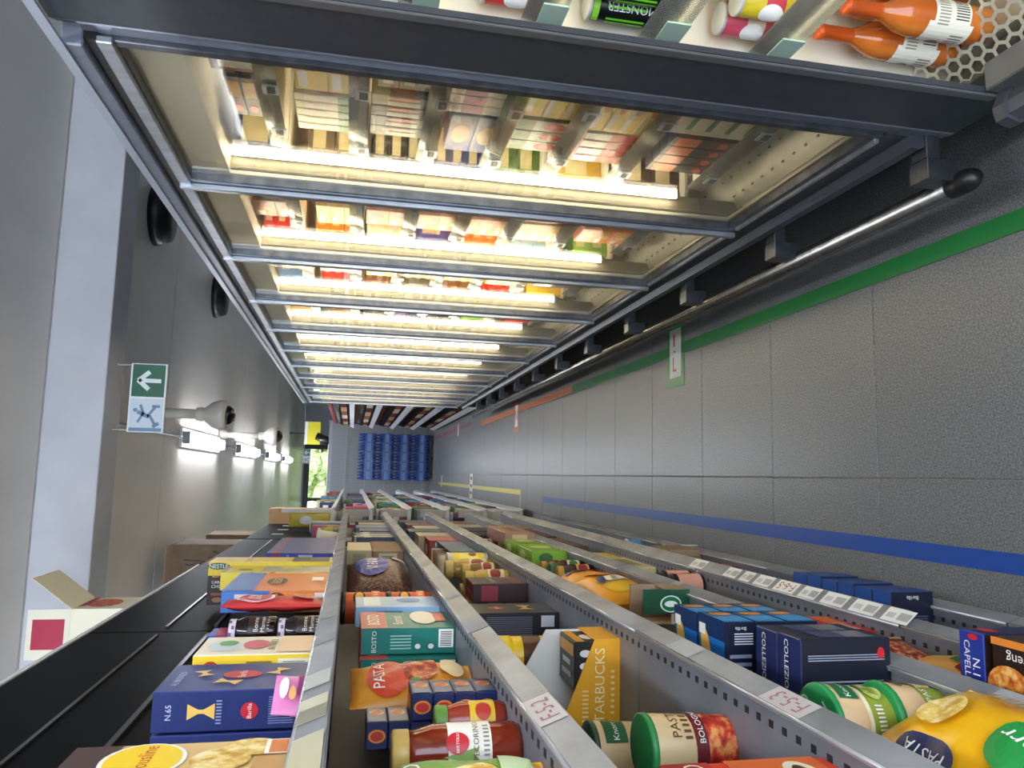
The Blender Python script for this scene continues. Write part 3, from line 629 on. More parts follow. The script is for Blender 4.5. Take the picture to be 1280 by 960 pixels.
# --- second shelf
bag('pasta_pouch', 'yellow and green pasta pouch nearest on second shelf', 'pouch', -.355, .875, Z2, .15, .20, .04, 'e2a62c', [('rect', 0, .05, .8, .6, '6f9a3c'), ('ell', -.05, -.05, .6, .4, FOODY), ('txt', 0, .3, .6, .12, 'PESTO', WH), ('rect', .2, -.3, .3, .2, 'cfe0b0')], rz=-10)
can('pesto_jar', 'tall red sauce jar with gold lid and white label', 'jar', -.368, 1.075, Z2, .036, .172, pm('7c2a14', .1), 'c9a95a', .02, jar=True, a0=-48, bands=[(.28, .66, 'ece6da')],
    prints=[('tri', -.09, .05, .09, .3, '8fae5c'), ('ell', -.02, .08, .12, .2, RED), ('txt', -.02, .08, .10, .1, 'BERTOLLI', WH), ('txt', .0, -.08, .22, .12, 'PECORINO', '5a3a30'), ('lines', 0, -.17, .18, .05, '8a8078', 8)])
can('spread_jar', 'small red spread jar with green lid and yellow label', 'jar', -.36, 1.178, Z2, .027, .105, pm('8c2f20', .12), '5d8a3a', .016, jar=True, a0=-45, bands=[(.2, .62, 'd9b52c')], prints=[('ell', 0, -.1, .16, .26, 'b03024')])
NB = {'-Y': [('ell', 0, -.15, .55, .42, 'd8862e'), ('ell', 0, -.15, .42, .3, 'b8322a'), ('rect', 0, .3, .8, .2, '2d3a60')], '+X': [('ell', 0, -.1, .7, .5, FOODO), ('txt', 0, .3, .7, .14, 'BOUILLON', WH)], '+Z': [('ell', 0, 0, .6, .6, FOODO)]}
nbx = carton('stock_cube_box', 'navy stock cube box, lowest in the front stack', 'food box', -.335, 1.235, Z2, .04, .08, .033, '17224e', {'-Y': [('ell', 0, 0, .5, .8, 'd8862e'), ('ell', 0, 0, .36, .6, 'b8322a')], '+X': [('rect', -.1, 0, .7, .8, '59617c'), ('ell', .1, 0, .4, .7, FOODO)], '+Z': [('ell', 0, 0, .6, .6, FOODO)]}, group='navy stock cube boxes')
for k in range(1, 4): copy_of(nbx, (-.355, 1.275, Z2+.0335*k), 'navy stock cube box, %s in the front stack' % ['', 'second lowest', 'third', 'topmost'][k])
for k in range(6): copy_of(nbx, (-.398, 1.285, Z2+.0335*k), 'navy stock cube box, %s in the taller rear stack' % ['lowest', 'second lowest', 'third lowest', 'third highest', 'second highest', 'topmost'][k])
bag('pasta_pouch', 'orange yellow pouch with red sauce picture on second shelf', 'pouch', -.385, 1.47, Z2, .15, .225, .05, 'e0952a', [('ell', -.05, .2, .8, .36, 'd8452e'), ('ell', .1, -.05, .7, .3, FOODR), ('txt', -.05, .28, .55, .09, 'PASTA', WH), ('ell', .1, -.32, .5, .2, 'e8d0a0'), ('ell', -.25, 0, .1, .08, '4d8a34')], rz=-12)
BO = {'-Y': [('txt', 0, .36, .82, .12, 'BOSTO', WH), ('lines', 0, .08, .6, .22, '9fcfc2', 5), ('rect', .1, -.40, .7, .16, WH), ('lines', .1, -.40, .6, .12, '222a28', 9), ('ell', -.2, -.1, .2, .06, WH), ('ell', -.2, -.24, .2, .06, WH)],
      '+X': [('rect', 0, .36, 1, .28, 'c8453c'), ('txt', 0, .36, .8, .13, 'BOSTO', WH), ('txt', -.05, .1, .7, .11, 'Basmati', WH), ('ell', .1, -.2, .8, .3, 'e8dfca'), ('rect', .1, -.38, .5, .12, 'd9634a')]}
bo = carton('rice_box', 'teal and red rice box with pale bowl picture', 'rice box', -.333, 1.74, Z2, .055, .20, .205, {'all': TEAL, '+Z': 'c8453c'}, BO)
copy_of(bo, (-.333-.0275-.0565, 1.70+.1, Z2), 'teal and red rice box standing behind the front one')
carton('rice_box', 'light blue rice box behind the teal ones', 'rice box', -.338, 2.05, Z2, .05, .165, .215, {'all': '9cc0e0', '+X': 'a8c6e4'}, {'+X': [('rect', 0, .3, .9, .2, 'd7e4ee'), ('ell', .1, -.15, .4, .3, '4a86c8')], '-Y': [('lines', 0, .1, .7, .3, '5a7aa0', 6)]})
for k, (z, lb) in enumerate(((0, 'lower orange tub of the stacked pair on second shelf'), (.128, 'upper orange tub of the stacked pair on second shelf'))):
    can('gravy_tub', lb, 'tub', -.385, 2.32, Z2+z, .044, .127, 'dc5a2a', '1d1a1a', .012, a0=-40, prints=[('ell', 0, .15, .2, .3, '2a1612'), ('ell', 0, .15, .16, .2, 'e8a02c'), ('rect', 0, -.25, .24, .2, 'e8843c'), ('lines', .0, -.25, .18, .1, 'f0d0b0', 5)], group='stacked orange tubs')
bag('chocolate_muesli_bag', 'plump brown speckled bag with blue label on second shelf', 'bag', -.40, 3.02, Z2, .42, .24, .12, noisy('choc_flakes', '2a1512', '8a5a48', 110, rough=.35, c3='4a2820'), [('ell', .05, .12, .7, .52, '2b2f9c'), ('lines', .05, .12, .4, .16, WH, 7), ('rect', .3, -.32, .12, .22, 'c9ccd2')], rz=-8)
carton('cracker_box', 'cream and kraft carton stack end on second shelf', 'food box', -.338, 3.5, Z2, .09, .5, .135, KRAFT, {'-Y': [('rect', 0, 0, .8, .6, 'cfc09a'), ('lines', 0, 0, .6, .4, '6a6048', 8)]})
carton('cracker_box', 'pale carton lying on the kraft one on second shelf', 'food box', -.34, 3.55, Z2+.136, .085, .42, .11, 'd0bd90', {'-Y': [('rect', -.35, 0, .25, .9, '8a4a3a'), ('lines', .1, 0, .5, .5, '8a8264', 9)]})
for k in range(7):
    c = ['3a3f5c', 'd8caa8', '58382c', 'c9c3b4', '2a6a78', '7a5038', '2b3346'][k]
    carton('spice_box', ['slate', 'ivory', 'cocoa brown', 'stone', 'teal', 'tan', 'ink blue'][k]+' slim box in the row of slim boxes far on second shelf', 'food box', -.338, 4.25+.055*k, Z2, .10, .05, .2+.012*(k % 3), c, {'+X': [('rect', 0, .2, .7, .2, WH)], '-Y': [('rect', 0, -.1, .6, .3, '9aa0a8')]})
for k, c in enumerate(('4a4a7c', '7c8aa8', 'b9aa88', '3c4f5c')):
    carton('packet', ['violet', 'grey blue', 'sand', 'dark slate'][k]+' packet at the far end of second shelf', 'food box', -.34, 4.75+.3*k, Z2, .11, .24, .18+.02*(k % 2), c, {'-Y': [('rect', 0, .1, .8, .3, WH)]})
# --- third shelf
KC = [('rect', 0, .0, .34, .98, 'd8b98a'), ('rect', -.08, .1, .10, .62, '205c34'), ('txt', -.08, .1, .30, .08, 'Knorr', WH, 90), ('rect', .05, 0, .12, .98, '6a1f28'), ('txt', .05, .0, .4, .07, 'BOLOGNESE', WH, 90)]
can('snack_cup', 'dark lidded snack cup with green badge at the rear of third shelf', 'cup', -.475, 1.36, Z3, .041, .145, 'd3b486', '23462c', .008, a0=-30, r2=.049, bands=[(.0, .28, FOODR), (.28, .45, '6a1f28')], prints=[('rect', 0, .26, .16, .3, '205c34'), ('txt', 0, .26, .13, .16, 'Knorr', WH), ('txt', .0, -.12, .26, .1, 'BOLOGNESE', WH), ('txt', .18, .25, .12, .1, 'PASTA', '5a3a22')])
can('snack_cup', 'tan snack cup with green lid and maroon band on third shelf', 'cup', -.395, 1.13, Z3, .041, .135, 'd9bd8e', '2f8a48', .009, a0=-20, r2=.048, bands=[(.0, .36, FOODR), (.36, .52, '6a1f28')], prints=[('txt', 0, .24, .2, .13, 'PASTA', '6a4a26'), ('lines', 0, .1, .22, .09, '6a4a26', 7), ('txt', .0, -.06, .26, .09, 'BOLOGNESE', WH)])
carton('rice_box', 'red and orange wild rice box on third shelf', 'rice box', -.328, .755, Z3, .05, .125, .21, {'all': 'cf3524', '+X': 'd8452a', '+Z': 'b62a22'},
       {'+X': [('rect', 0, .36, 1, .28, 'b62a22'), ('txt', 0, .33, .92, .2, 'BOSTO', WH), ('rect', 0, -.15, 1, .55, 'dd6a30'), ('txt', -.05, .05, .6, .14, 'Wild', WH), ('ell', .1, -.25, .6, .2, 'efe4c8'), ('ell', .1, -.25, .4, .1, '4a3020')], '-Y': [('txt', 0, .36, .8, .12, 'BOSTO', WH)]})
for k in range(4):
    bag('soup_packet', ['first', 'second', 'third', 'fourth'][k]+' lime green soup packet in the tight row by the bottom edge', 'packet', -.42, .70+.035*k, Z3, .12, .11, .012, 'a8bf3c', [('ell', 0, .2, .5, .24, 'd9602c'), ('rect', 0, -.2, .8, .3, 'd3dc8c'), ('lines', 0, .2, .3, .1, WH, 7)], rz=-85, group='lime soup packets')
# coffee display tray: low at the front, tall at the rear, with a black box of coffee inside
tr = thing('coffee_display_tray', 'yellow diagonal-cut display tray holding black coffee box', 'display tray', (-.335, 1.60, Z3))
b = nb(); prism(b, [(-.19, 0), (.0, 0), (.0, .055), (-.19, .135)], 'y', 0, .003); bx(b, -.003, 0, .003, .13, 0, .055); bx(b, -.19, -.003, .003, .13, 0, .003); obj('tray', b, pm('e2a11c', .5), tr)
b = nb(); prism(b, [(-.19, 0), (-.004, 0), (-.004, .13), (-.19, .235)], 'y', .127, .130); obj('tray_far_side', b, pm('d3cfc6', .6), tr)
P = Plane((-.095, -.0002, .0675), (1, 0, 0), (0, 0, 1), .19, .135)
decal(tr, P, 'txt', -.03, -.17, .86, .2, 'f6e4ae', 0, txt='STARBUCKS', off=.0005); decal(tr, P, 'lines', -.22, .06, .4, .1, 'efd48c', 0, txt=9, off=.0005); decal(tr, P, 'lines', -.05, -.38, .5, .06, 'efd48c', 0, txt=8, off=.0005)
carton('coffee_pod_box', 'black coffee box with white cups inside the yellow tray', 'coffee box', -.342, 1.606, Z3+.0034, .095, .115, .095, {'all': '1d1c1b', '+Z': '2a2927'},
       {'+Z': [('rect', 0, -.3, .9, .25, 'e2a11c'), ('rect', 0, .0, .5, .12, 'd7d4cc'), ('rect', 0, .25, .6, .12, 'a9a69c')], '+X': [('rect', 0, .36, 1, .2, 'e2a11c'), ('ell', -.1, .1, .4, .3, 'd9d6ce')], '-Y': [('ell', .25, .25, .16, .26, 'd9d6ce'), ('ell', -.02, .25, .16, .26, 'd9d6ce'), ('ell', -.3, .25, .16, .26, 'd9d6ce')]})
can('cocoa_tin', 'yellow and brown cocoa tin with yellow lid on third shelf', 'tin', -.425, 1.86, Z3, .046, .215, 'eec321', 'f1cb22', .03, a0=-50, bands=[(.62, .86, '5a3420'), (.0, .08, '5a3420')], prints=[('ell', -.02, .02, .16, .22, 'd83a2a'), ('txt', .0, .02, .18, .08, 'Nesquik', '2b4aa8'), ('rect', 0, -.28, .3, .2, 'f3d650'), ('ell', .06, -.26, .06, .1, '5a3420')])
carton('pasta_box', 'black bow-tie pasta box on the third shelf', 'pasta box', -.365, 2.09, Z3, .075, .16, .23, {'all': '1a1b24', '+Z': '272833'},
       {'+Z': [('ell', -.05, .12, .24, .26, RED), ('txt', -.05, .12, .2, .1, 'Barilla', WH), ('bow', .0, -.25, .4, .2, PASTA, 15)], '+X': [('ell', .0, .2, .26, .2, RED), ('txt', 0, .2, .22, .07, 'Barilla', WH), ('bow', 0, -.15, .4, .2, PASTA)], '-Y': [('lines', 0, .1, .8, .55, '6a6c7c', 12), ('rect', .2, -.36, .4, .16, 'c9cad0')]})
carton('pasta_box', 'second black pasta box behind the bow-tie one', 'pasta box', -.445, 2.10, Z3, .05, .15, .20, {'all': '16171e'})
carton('chocolate_box', 'dark brown and red chocolate box on third shelf', 'chocolate box', -.34, 2.47, Z3, .06, .16, .18, {'all': '33191a', '+Z': '7a2630'},
       {'+Z': [('txt', 0, 0, .7, .22, 'FONDANT', 'e8cfc8'), ('ell', .1, .25, .3, .2, 'b8323c')], '+X': [('txt', 0, .1, .7, .2, 'FONDANT', 'e0c9c0'), ('rect', 0, -.3, .9, .2, '6a2228')], '-Y': [('rect', 0, .2, .8, .3, '8e2a34')]})
for k, (x, y, r_, h_, c, l_, lb) in enumerate(((-.37, 3.02, .036, .14, '7a5a2c', 'c9a84e', 'amber jar with gold lid just behind the chocolate box'), (-.45, 2.86, .036, .14, '6a4a24', 'c9a84e', 'brown jar with gold lid at the rear behind the chocolate box'), (-.37, 2.80, .036, .16, 'b99a4a', 'd0b05a', 'gold topped preserve jar in front of the yellow tin'), (-.45, 3.06, .036, .14, '8a6a3a', 'b8964a', 'dull gold jar at the rear beside the yellow tin'), (-.375, 3.14, .042, .19, 'b08f3f', 'cdb063', 'largest gold jar on third shelf'))):
    can('preserve_jar', lb, 'jar', x, y, Z3, r_, h_, pm(c, .12), l_, .03, jar=True, bands=[(.15, .6, 'cdbf92')], prints=[('ell', 0, -.1, .2, .3, '8a2f24')])
can('pineapple_tin', 'tin with yellow fruit label and pale rim on third shelf', 'tin', -.37, 3.26, Z3, .05, .17, 'd9d2bc', 'cfcabb', .006, bands=[(.1, .9, 'e8cf3c')], a0=-45, prints=[('ell', 0, 0, .2, .5, 'f0e070'), ('ell', .05, -.1, .08, .2, '6a4a24')])
b = nb(); bx(b, -.5, -.335, 3.45, 3.452, Z3, Z3+.13); bx(b, -.337, -.335, 3.45, 4.0, Z3, Z3+.13); bx(b, -.5, -.498, 3.45, 4.0, Z3, Z3+.13); bx(b, -.5, -.335, 3.998, 4.0, Z3, Z3+.13); bx(b, -.5, -.335, 3.45, 4.0, Z3, Z3+.003)
tt = tag(obj('display_tray', b, pm('66798e', .5)), 'grey blue cardboard tray of packets on third shelf', 'display tray'); decal(tt, Plane((-.4175, 3.4495, Z3+.065), (1, 0, 0), (0, 0, 1), .165, .13), 'txt', 0, 0, .7, .4, 'a9c4d6', 90, txt='THE')
for k in range(6): bag('tea_packet', ['cream', 'tan', 'grey', 'orange', 'white', 'brown'][k]+' packet standing in the grey blue tray', 'packet', -.42, 3.53+.075*k, Z3+.004, .13, .17, .04, ['d8cfb4', 'c09a68', '8e9298', 'c8823c', 'e0dccf', '8a6248'][k], [('ell', 0, .1, .5, .3, ['8a5a3c', 'e0d5b8', '4a5a70', 'f0dcae', 'a33a34', 'd8b98a'][k])], rz=-75)
for k, c in enumerate(('b03a30', 'c8b48c', '2d3348', 'd0cbbf', '7a3428', '43506a')):
    carton('packet', ['brick red', 'wheat', 'midnight', 'chalk', 'rust', 'dusk blue'][k]+' packet in the far row of third shelf', 'food box', -.34, 4.1+.31*k, Z3, .11, .26, .16+.03*(k % 3), c, {'-Y': [('rect', 0, .1, .8, .4, WH)], '+Z': [('ell', 0, 0, .5, .5, WH)]})
# --- fourth shelf
KN = [('rect', .0, .28, .22, .26, '1f6a3c'), ('txt', 0, .28, .18, .13, 'Knorr', WH), ('rect', .0, -.05, .9, .16, '8fa63a'), ('txt', 0, -.05, .2, .1, 'PASTA', WH), ('ell', .03, -.32, .24, .26, FOODY)]
kc = can('snack_cup', 'upper of two stacked snack cups with a big green lid', 'cup', -.352, 1.07, Z4+.0985, .044, .10, 'd9b98c', '1f8a4a', .008, a0=-15, r2=.056, bands=[(.0, .44, '93a23c'), (.44, .52, 'e8e0bc')], prints=[('rect', 0, .25, .12, .36, '1f6a3c'), ('txt', 0, .25, .1, .2, 'Knorr', WH), ('txt', .2, .22, .1, .2, 'LUX', 'c8452e'), ('ell', .03, -.25, .18, .4, FOODG), ('lines', -.14, -.2, .12, .14, WH, 7)],
         top=[('txt', .05, .05, .8, .3, 'Knorr', WH, 50), ('rect', -.26, .2, .12, .12, WH, 15), ('ell', .28, -.2, .2, .2, WH), ('ell', .28, -.2, .15, .15, '1f8a4a')])
can('snack_cup', 'lower of two stacked snack cups with an olive band', 'cup', -.352, 1.07, Z4, .044, .098, 'd8bb90', '1f8a4a', .008, a0=5, r2=.056, bands=[(.0, .5, '93a23c')], prints=[('ell', .04, -.2, .18, .5, FOODY), ('txt', -.07, -.1, .14, .2, 'PASTA', WH), ('ell', -.02, .28, .08, .2, '6a5a34'), ('txt', .07, .28, .1, .2, 'HA', '5a4628')])
yb = bag('noodle_bag', 'large crinkled yellow noodle bag with green round logo', 'bag', -.30, .872, Z4, .25, .20, .09, noisy('yellow_foil', 'd9970f', 'f0bd22', 8, rough=.25, c3='e8ad16'),
         [('ell', -.3, -.05, .38, .52, '1f8a3f'), ('txt', -.3, -.05, .3, .18, 'Knorr', WH), ('ell', .05, .36, .38, .26, '1d2658'), ('txt', .05, .36, .26, .08, 'PASTA', WH), ('ell', .2, 0, .24, .34, FOODY), ('lines', .02, -.33, .3, .1, 'a8780f', 7)], rz=-4, tilt=-24)
def lying(lb, x, y, z, g=None, src=None):
    if src: return copy_of(src, (x-.0725, y+.056, z), lb)
    return carton('spaghetti_box', lb, 'pasta box', x, y, z, .145, .112, .064, {'all': '131a30', '+Z': '1c74c8', '+X': '2b6cae'},
       {'+Z': [('rect', 0, -.38, 1, .26, '16305e'), ('txt', -.1, .18, .5, .2, 'delle', 'dfeaf4', 20), ('ell', .18, -.1, .34, .5, PASTA, 20), ('rect', .40, .1, .12, .3, RED), ('rect', .30, -.32, .25, .14, WH)],
        '+X': [('rect', -.2, 0, .5, .9, '3f9ad8'), ('ell', .25, 0, .3, .7, 'd9904a'), ('rect', .42, 0, .1, 1, '131a30')],
        '-Y': [('lines', -.1, 0, .5, .7, '8f98b8', 5), ('lines', .30, -.1, .16, .6, 'd9dde8', 5), ('txt', .42, .0, .8, .10, 'Barilla', WH, 90)]})
sp = lying('topmost bright blue pasta box of the near flat stack', -.262, 1.37, Z4+.13)
gsp = 'blue pasta boxes stacked flat'; sp['group'] = gsp
for n_, (x, y, l_) in enumerate(((-.262, 1.37, 0), (-.262, 1.37, 1), (-.266, 1.487, 0), (-.266, 1.487, 1), (-.266, 1.487, 2))):
    c = lying(['bottom box of the near flat stack of blue pasta', 'middle box of the near flat stack of blue pasta', 'bottom box of the farther flat stack of blue pasta', 'middle box of the farther flat stack of blue pasta', 'topmost bright blue pasta box of the farther flat stack'][n_], x, y, Z4+.065*l_, src=sp); c['group'] = gsp
cz = carton('pasta_box', 'near upright navy pasta box with vertical white lettering', 'pasta box', -.252, 1.165, Z4, .115, .07, .165, {'all': '171c34', '+Z': '232b58', '-Y': '141727'},
       {'+Z': [('txt', 0.1, 0, 1.45, .15, 'COLLEZIONE', WH, 90)], '-Y': [('lines', .25, 0, .1, .85, '9298a8', 3), ('lines', -.1, 0, .1, .8, '9298a8', 2), ('ell', .3, -.38, .16, .08, RED)], '+X': [('rect', 0, .1, .7, .3, '39426a'), ('lines', 0, -.2, .7, .3, 'a9adb8', 8)]})
for k, (x, y, lb) in enumerate(((-.255, 1.237, 'second upright navy pasta box in the lettered row'), (-.40, 1.165, 'third upright navy pasta box in the lettered row'))): copy_of(cz, (x-.0575, y+.035, Z4), lb)
bg_ = bag('noodle_bag', 'yellow orange pasta bag with white oval, front of a pair', 'bag', -.345, 2.28, Z4, .27, .19, .09, 'e09a20', [('ell', -.28, .05, .26, .5, 'cfa62a'), ('ell', -.02, .02, .22, .52, 'e8e0c8'), ('lines', -.02, .02, .16, .1, '6a5a40', 7), ('rect', .3, 0, .3, .6, FOODO), ('ell', -.1, .27, .2, .14, '26386e')], rz=-4)
bag('noodle_bag', 'yellow orange pasta bag with blue badge, rear of a pair', 'bag', -.36, 2.57, Z4, .24, .18, .09, 'e39a26', [('ell', .05, .2, .24, .4, '26386e'), ('rect', .3, -.1, .25, .6, FOODO)], rz=4)
bag('noodle_bag', 'orange bag lying low under the yellow pasta bags', 'bag', -.455, 2.26, Z4, .22, .12, .06, 'd2761a', [('ell', 0, 0, .4, .5, 'e8d2a0')], rz=-4)
kb = thing('kraft_display_box', 'open kraft display box with a dark green round logo panel', 'display box', (-.285, 1.95, Z4), (0, 0, math.radians(0)))
b = nb(); bx(b, -.09, 0, .09, .10, 0, .13); bx(b, -.003, 0, .003, .09, 0, .06); bx(b, -.09, -.087, .003, .09, 0, .11); bx(b, -.087, -.003, .003, .09, 0, .003); obj('box', b, KRAFT, kb)
b = nb(); bx(b, -.09, .0, .0, .003, 0, .05); obj('flap', b, pm('c2a888', .7), kb)
b = nb(); bx(b, -.062, .0, -.003, 0, .0, .13); gp = obj('logo_panel', b, pm('114a30', .4), kb)
P = Plane((-.031, -.003, .065), (1, 0, 0), (0, 0, 1), .062, .12); decal(kb, P, 'ell', -.1, -.1, .7, .5, 'dfe8e0', off=.0005); decal(kb, P, 'ell', -.1, -.1, .6, .43, '1c6a44', off=.0009); decal(kb, P, 'ell', -.1, -.1, .26, .3, 'dfe8e0', off=.0012)
for k, (x, y, rz, w_) in enumerate(((-.44, 1.90, -50, .13), (-.44, 2.05, 25, .11), (-.37, 1.78, 10, .12))):
    bag('foil_bag', ['near crumpled gold foil bag', 'rear crumpled gold foil bag', 'small cream foil bag'][k]+' beside the kraft display box', 'bag', x, y, Z4, w_, .12, .06, noisy('gold_foil_%d' % k, '8f7d20', 'e3d67c', 14, rough=.22, metal=.4, c3='bda93c'), [], rz=rz, tilt=-15)
for k, (x, y, c, l_) in enumerate(((-.35, 2.78, '23120e', 'b99a3c'), (-.43, 2.80, '5a1f18', 'd8c03c'), (-.35, 2.90, '2a1610', '3d6a3c'), (-.43, 2.93, 'b08a2c', 'c9a93c'), (-.36, 3.02, '7a4a2c', 'b07a2c'), (-.44, 3.06, '3a1c14', 'd8b23c'))):
    can('sauce_jar', ['coffee dark', 'dark red', 'green lidded black', 'gold', 'caramel brown', 'deep brown'][k]+' sauce jar in the jar cluster of fourth shelf', 'jar', x, y, Z4, .036, .14, pm(c, .12), l_, .02, jar=True, bands=[(.2, .6, ['caa24a', 'e0c878', 'e4e0cf', 'd8cf8c', 'd2a468', 'c98a3c'][k])], prints=[('ell', 0, -.1, .2, .3, ['8a2a20', '6a1a18', '2d6a3a', '8a3a20', '5a2a1a', '7a1f1a'][k])])
for k in range(2):
    carton('snack_pack', ['nearer', 'farther'][k]+' bright lime green pack on the fourth shelf', 'food box', -.30, 3.14+.3*k, Z4, .06, .28, .15, {'all': '7fae2c', '+Z': '95c43a'}, {'+Z': [('ell', .1, 0, .4, .7, 'd9eaa0')], '-Y': [('ell', 0, .1, .7, .4, '2f6a2c')], '+X': [('ell', .1, 0, .4, .6, 'd2e88c')]})
carton('snack_pack', 'pinkish brown lettered box on the fourth shelf', 'food box', -.27, 3.72, Z4, .06, .5, .15, {'all': 'a9795f', '+X': 'c09a72'}, {'+X': [('lines', 0, 0, .6, .3, '3a221a', 7)], '-Y': [('rect', 0, 0, .7, .5, 'd6b890')]})
can('honey_jar', 'dark honey jar with gold lid and cream label', 'jar', -.39, 4.28, Z4, .05, .17, pm('5a2412', .1), 'c99a4a', .03, jar=True, bands=[(.2, .6, 'd9c49a')])
for k, c in enumerate(('3a1f1c', '23284a', 'b0a890', '8a6a4a')):
    carton('packet', ['chocolate brown', 'night blue', 'oat', 'hazel'][k]+' packet in the far row of fourth shelf', 'food box', -.34, 4.45+.36*k, Z4, .11, .3, .19, c, {'-Y': [('rect', 0, .1, .7, .4, WH)]})
# --- fifth shelf
cp = carton('pasta_box', 'tall royal blue box with vertical lettering at right edge', 'pasta box', -.225, 1.05, Z5, .095, .05, .205, {'all': '1d2f86', '+Z': '22368f', '-Y': '2a1812', '+X': '16204c'},
       {'+Z': [('txt', .16, .05, 1.5, .17, 'CAPELLINI', WH, 90), ('txt', -.2, .05, .5, .15, 'N.1', WH, 90), ('ell', -.1, -.42, .4, .1, RED)], '+X': [('ell', 0, .35, .7, .12, RED)]})
carton('meal_box', 'dark brown noodle meal box with food picture at right edge', 'food box', -.225, .94, Z5, .11, .1, .20, {'all': '33190f', '+Z': '2b1710', '+X': '3a1d12'},
       {'+Z': [('ell', .2, .15, .8, .6, FOODO), ('txt', -.1, -.28, .8, .18, 'Goreng', WH), ('rect', 0, -.45, 1, .1, 'd9822c')], '-Y': [('rect', 0, .35, 1, .2, 'd9c48a'), ('ell', 0, .1, .9, .4, FOODO), ('txt', 0, -.22, .8, .1, 'Mi Goreng', WH), ('rect', 0, -.42, 1, .14, 'd9822c')]})
bag('nut_bag', 'clear bag of reddish brown nuts on the fifth shelf', 'bag', -.35, 1.44, Z5, .13, .10, .05, noisy('nuts', '5a1f12', 'e0a070', 90, rough=.3, c3='a8482a'), [('rect', .3, .1, .3, .6, 'd9a24a')], rz=-10)
bag('noodle_bag', 'orange noodle packet with green badge on the fifth shelf', 'bag', -.34, 1.25, Z5, .16, .11, .05, 'd9a052', [('rect', -.18, 0, .2, .8, '8a2a20'), ('rect', .02, 0, .12, .6, '2c6a34'), ('txt', .02, 0, .3, .08, 'Knorr', WH, 90), ('lines', -.18, 0, .12, .5, 'e8c8a8', 3)], rz=-6)
carton('pasta_box', 'cream food carton leaning behind the navy boxes on fifth shelf', 'food box', -.41, 1.52, Z5, .07, .15, .10, {'all': 'd9b27a', '+Z': 'e8c890'}, {'+Z': [('ell', 0, 0, .6, .6, FOODO)]})
carton('sauce_box', 'small red box lying flat on the fifth shelf', 'food box', -.325, 1.58, Z5, .06, .18, .075, {'all': 'c0201c', '+Z': 'd22a20'}, {'+X': [('rect', .2, 0, .5, .6, 'e0702a'), ('lines', -.2, 0, .4, .4, WH, 7)], '+Z': [('ell', .2, 0, .5, .6, 'e07a2c')]})
for k in range(4): carton('pasta_box', ['first', 'second', 'third', 'fourth'][k]+' dark blue box with bar code in the low fifth-shelf row', 'pasta box', -.35, 1.80+.058*k, Z5, .12, .055, .11, '161d38', {'+Z': [('rect', .1, -.3, .6, .24, WH), ('lines', .1, -.3, .5, .2, '1b1e28', 8)]}, group='low dark blue boxes')
for k, (x, y) in enumerate(((-.35, 2.47), (-.35, 2.56))): can('snack_cup', ['nearer', 'farther'][k]+' dark tin with pink label on the fifth shelf', 'tin', x, y, Z5, .04, .11, '2a1614', '1d1412', .008, bands=[(.1, .9, 'd9a08c')], a0=20, prints=[('ell', 0, 0, .16, .4, 'a8322c'), ('ell', .12, 0, .08, .3, 'f0dcc8')])
carton('snack_pack', 'red and pink packet beside the dark tins on fifth shelf', 'food box', -.38, 2.68, Z5, .07, .12, .09, {'all': 'c84a5a', '+Z': 'd85f70'}, {'+Z': [('ell', 0, 0, .5, .5, 'e8d0c8')]})
carton('snack_pack', 'pale yellow carton with dark letters on the fifth shelf', 'food box', -.335, 2.86, Z5, .09, .36, .11, {'all': 'd9cf96', '+X': 'ded59c'}, {'+X': [('lines', 0, 0, .6, .5, '5a4a2c', 7)], '+Z': [('ell', .2, 0, .2, .5, '5a4a2c')]})
carton('snack_pack', 'bright yellow box behind the pale carton on fifth shelf', 'food box', -.34, 3.26, Z5, .09, .22, .12, 'e3cc2c', {'+Z': [('rect', 0, 0, .5, .5, 'f0e27a')]})
b = nb(); lathe(b, [(0, 0), (.03, 0), (.034, .02), (.02, .05), (0, .052)], 12, -.40, 2.12, Z5); tag(obj('spice_heap', b, pm('4a3a2a', .8)), 'small dark spilled heap on the fifth shelf floor', 'heap')
for k, c in enumerate(('6a4a34', '5a3024', '8a7458')):
    carton('packet', ['kraft brown', 'maroon brown', 'sandy'][k]+' low carton in the far row of fifth shelf', 'food box', -.335, 3.75+.6*k, Z5, .14, .5, .10, c, {'-Y': [('rect', 0, 0, .6, .4, KRAFT)]})
# --- base shelf
b6 = carton('pasta_box', 'navy and sky blue box nearest in the base shelf row', 'pasta box', -.262, 1.72, Z6, .10, .07, .12, {'all': '121730', '+Z': '1f4a90', '-Y': '10142a', '+X': '1b3f80'}, {'+Z': [('rect', .1, .2, .7, .5, '3f8fd8'), ('ell', .3, .1, .2, .3, 'c8783c')], '-Y': [('txt', .35, 0, .5, .08, 'Barilla', WH, 90), ('lines', -.2, 0, .3, .7, '5a6078', 5)]}, group='navy boxes on the base shelf')
for k in range(1, 6): copy_of(b6, (-.262-.05-.004*(k % 2), 1.72+.035+.073*k, Z6), 'navy and sky blue box, %s from the near end of the base shelf row' % ['', 'second', 'third', 'fourth', 'fifth', 'sixth'][k])
carton('kraft_carton', 'small kraft carton on the base shelf', 'carton', -.285, 3.04, Z6, .07, .22, .135, KRAFT, {'-Y': [('rect', 0, 0, .3, .9, '7a6248')]})
sb = can('syrup_bottle', 'red syrup bottle lying on the base shelf', 'bottle', -.345, 2.66, Z6+.034, .033, .22, pm('7a1620', .1), '1d0f10', .03, jar=True, bands=[(.15, .6, 'b8323c')], rot=(-PI/2, 0, 0))
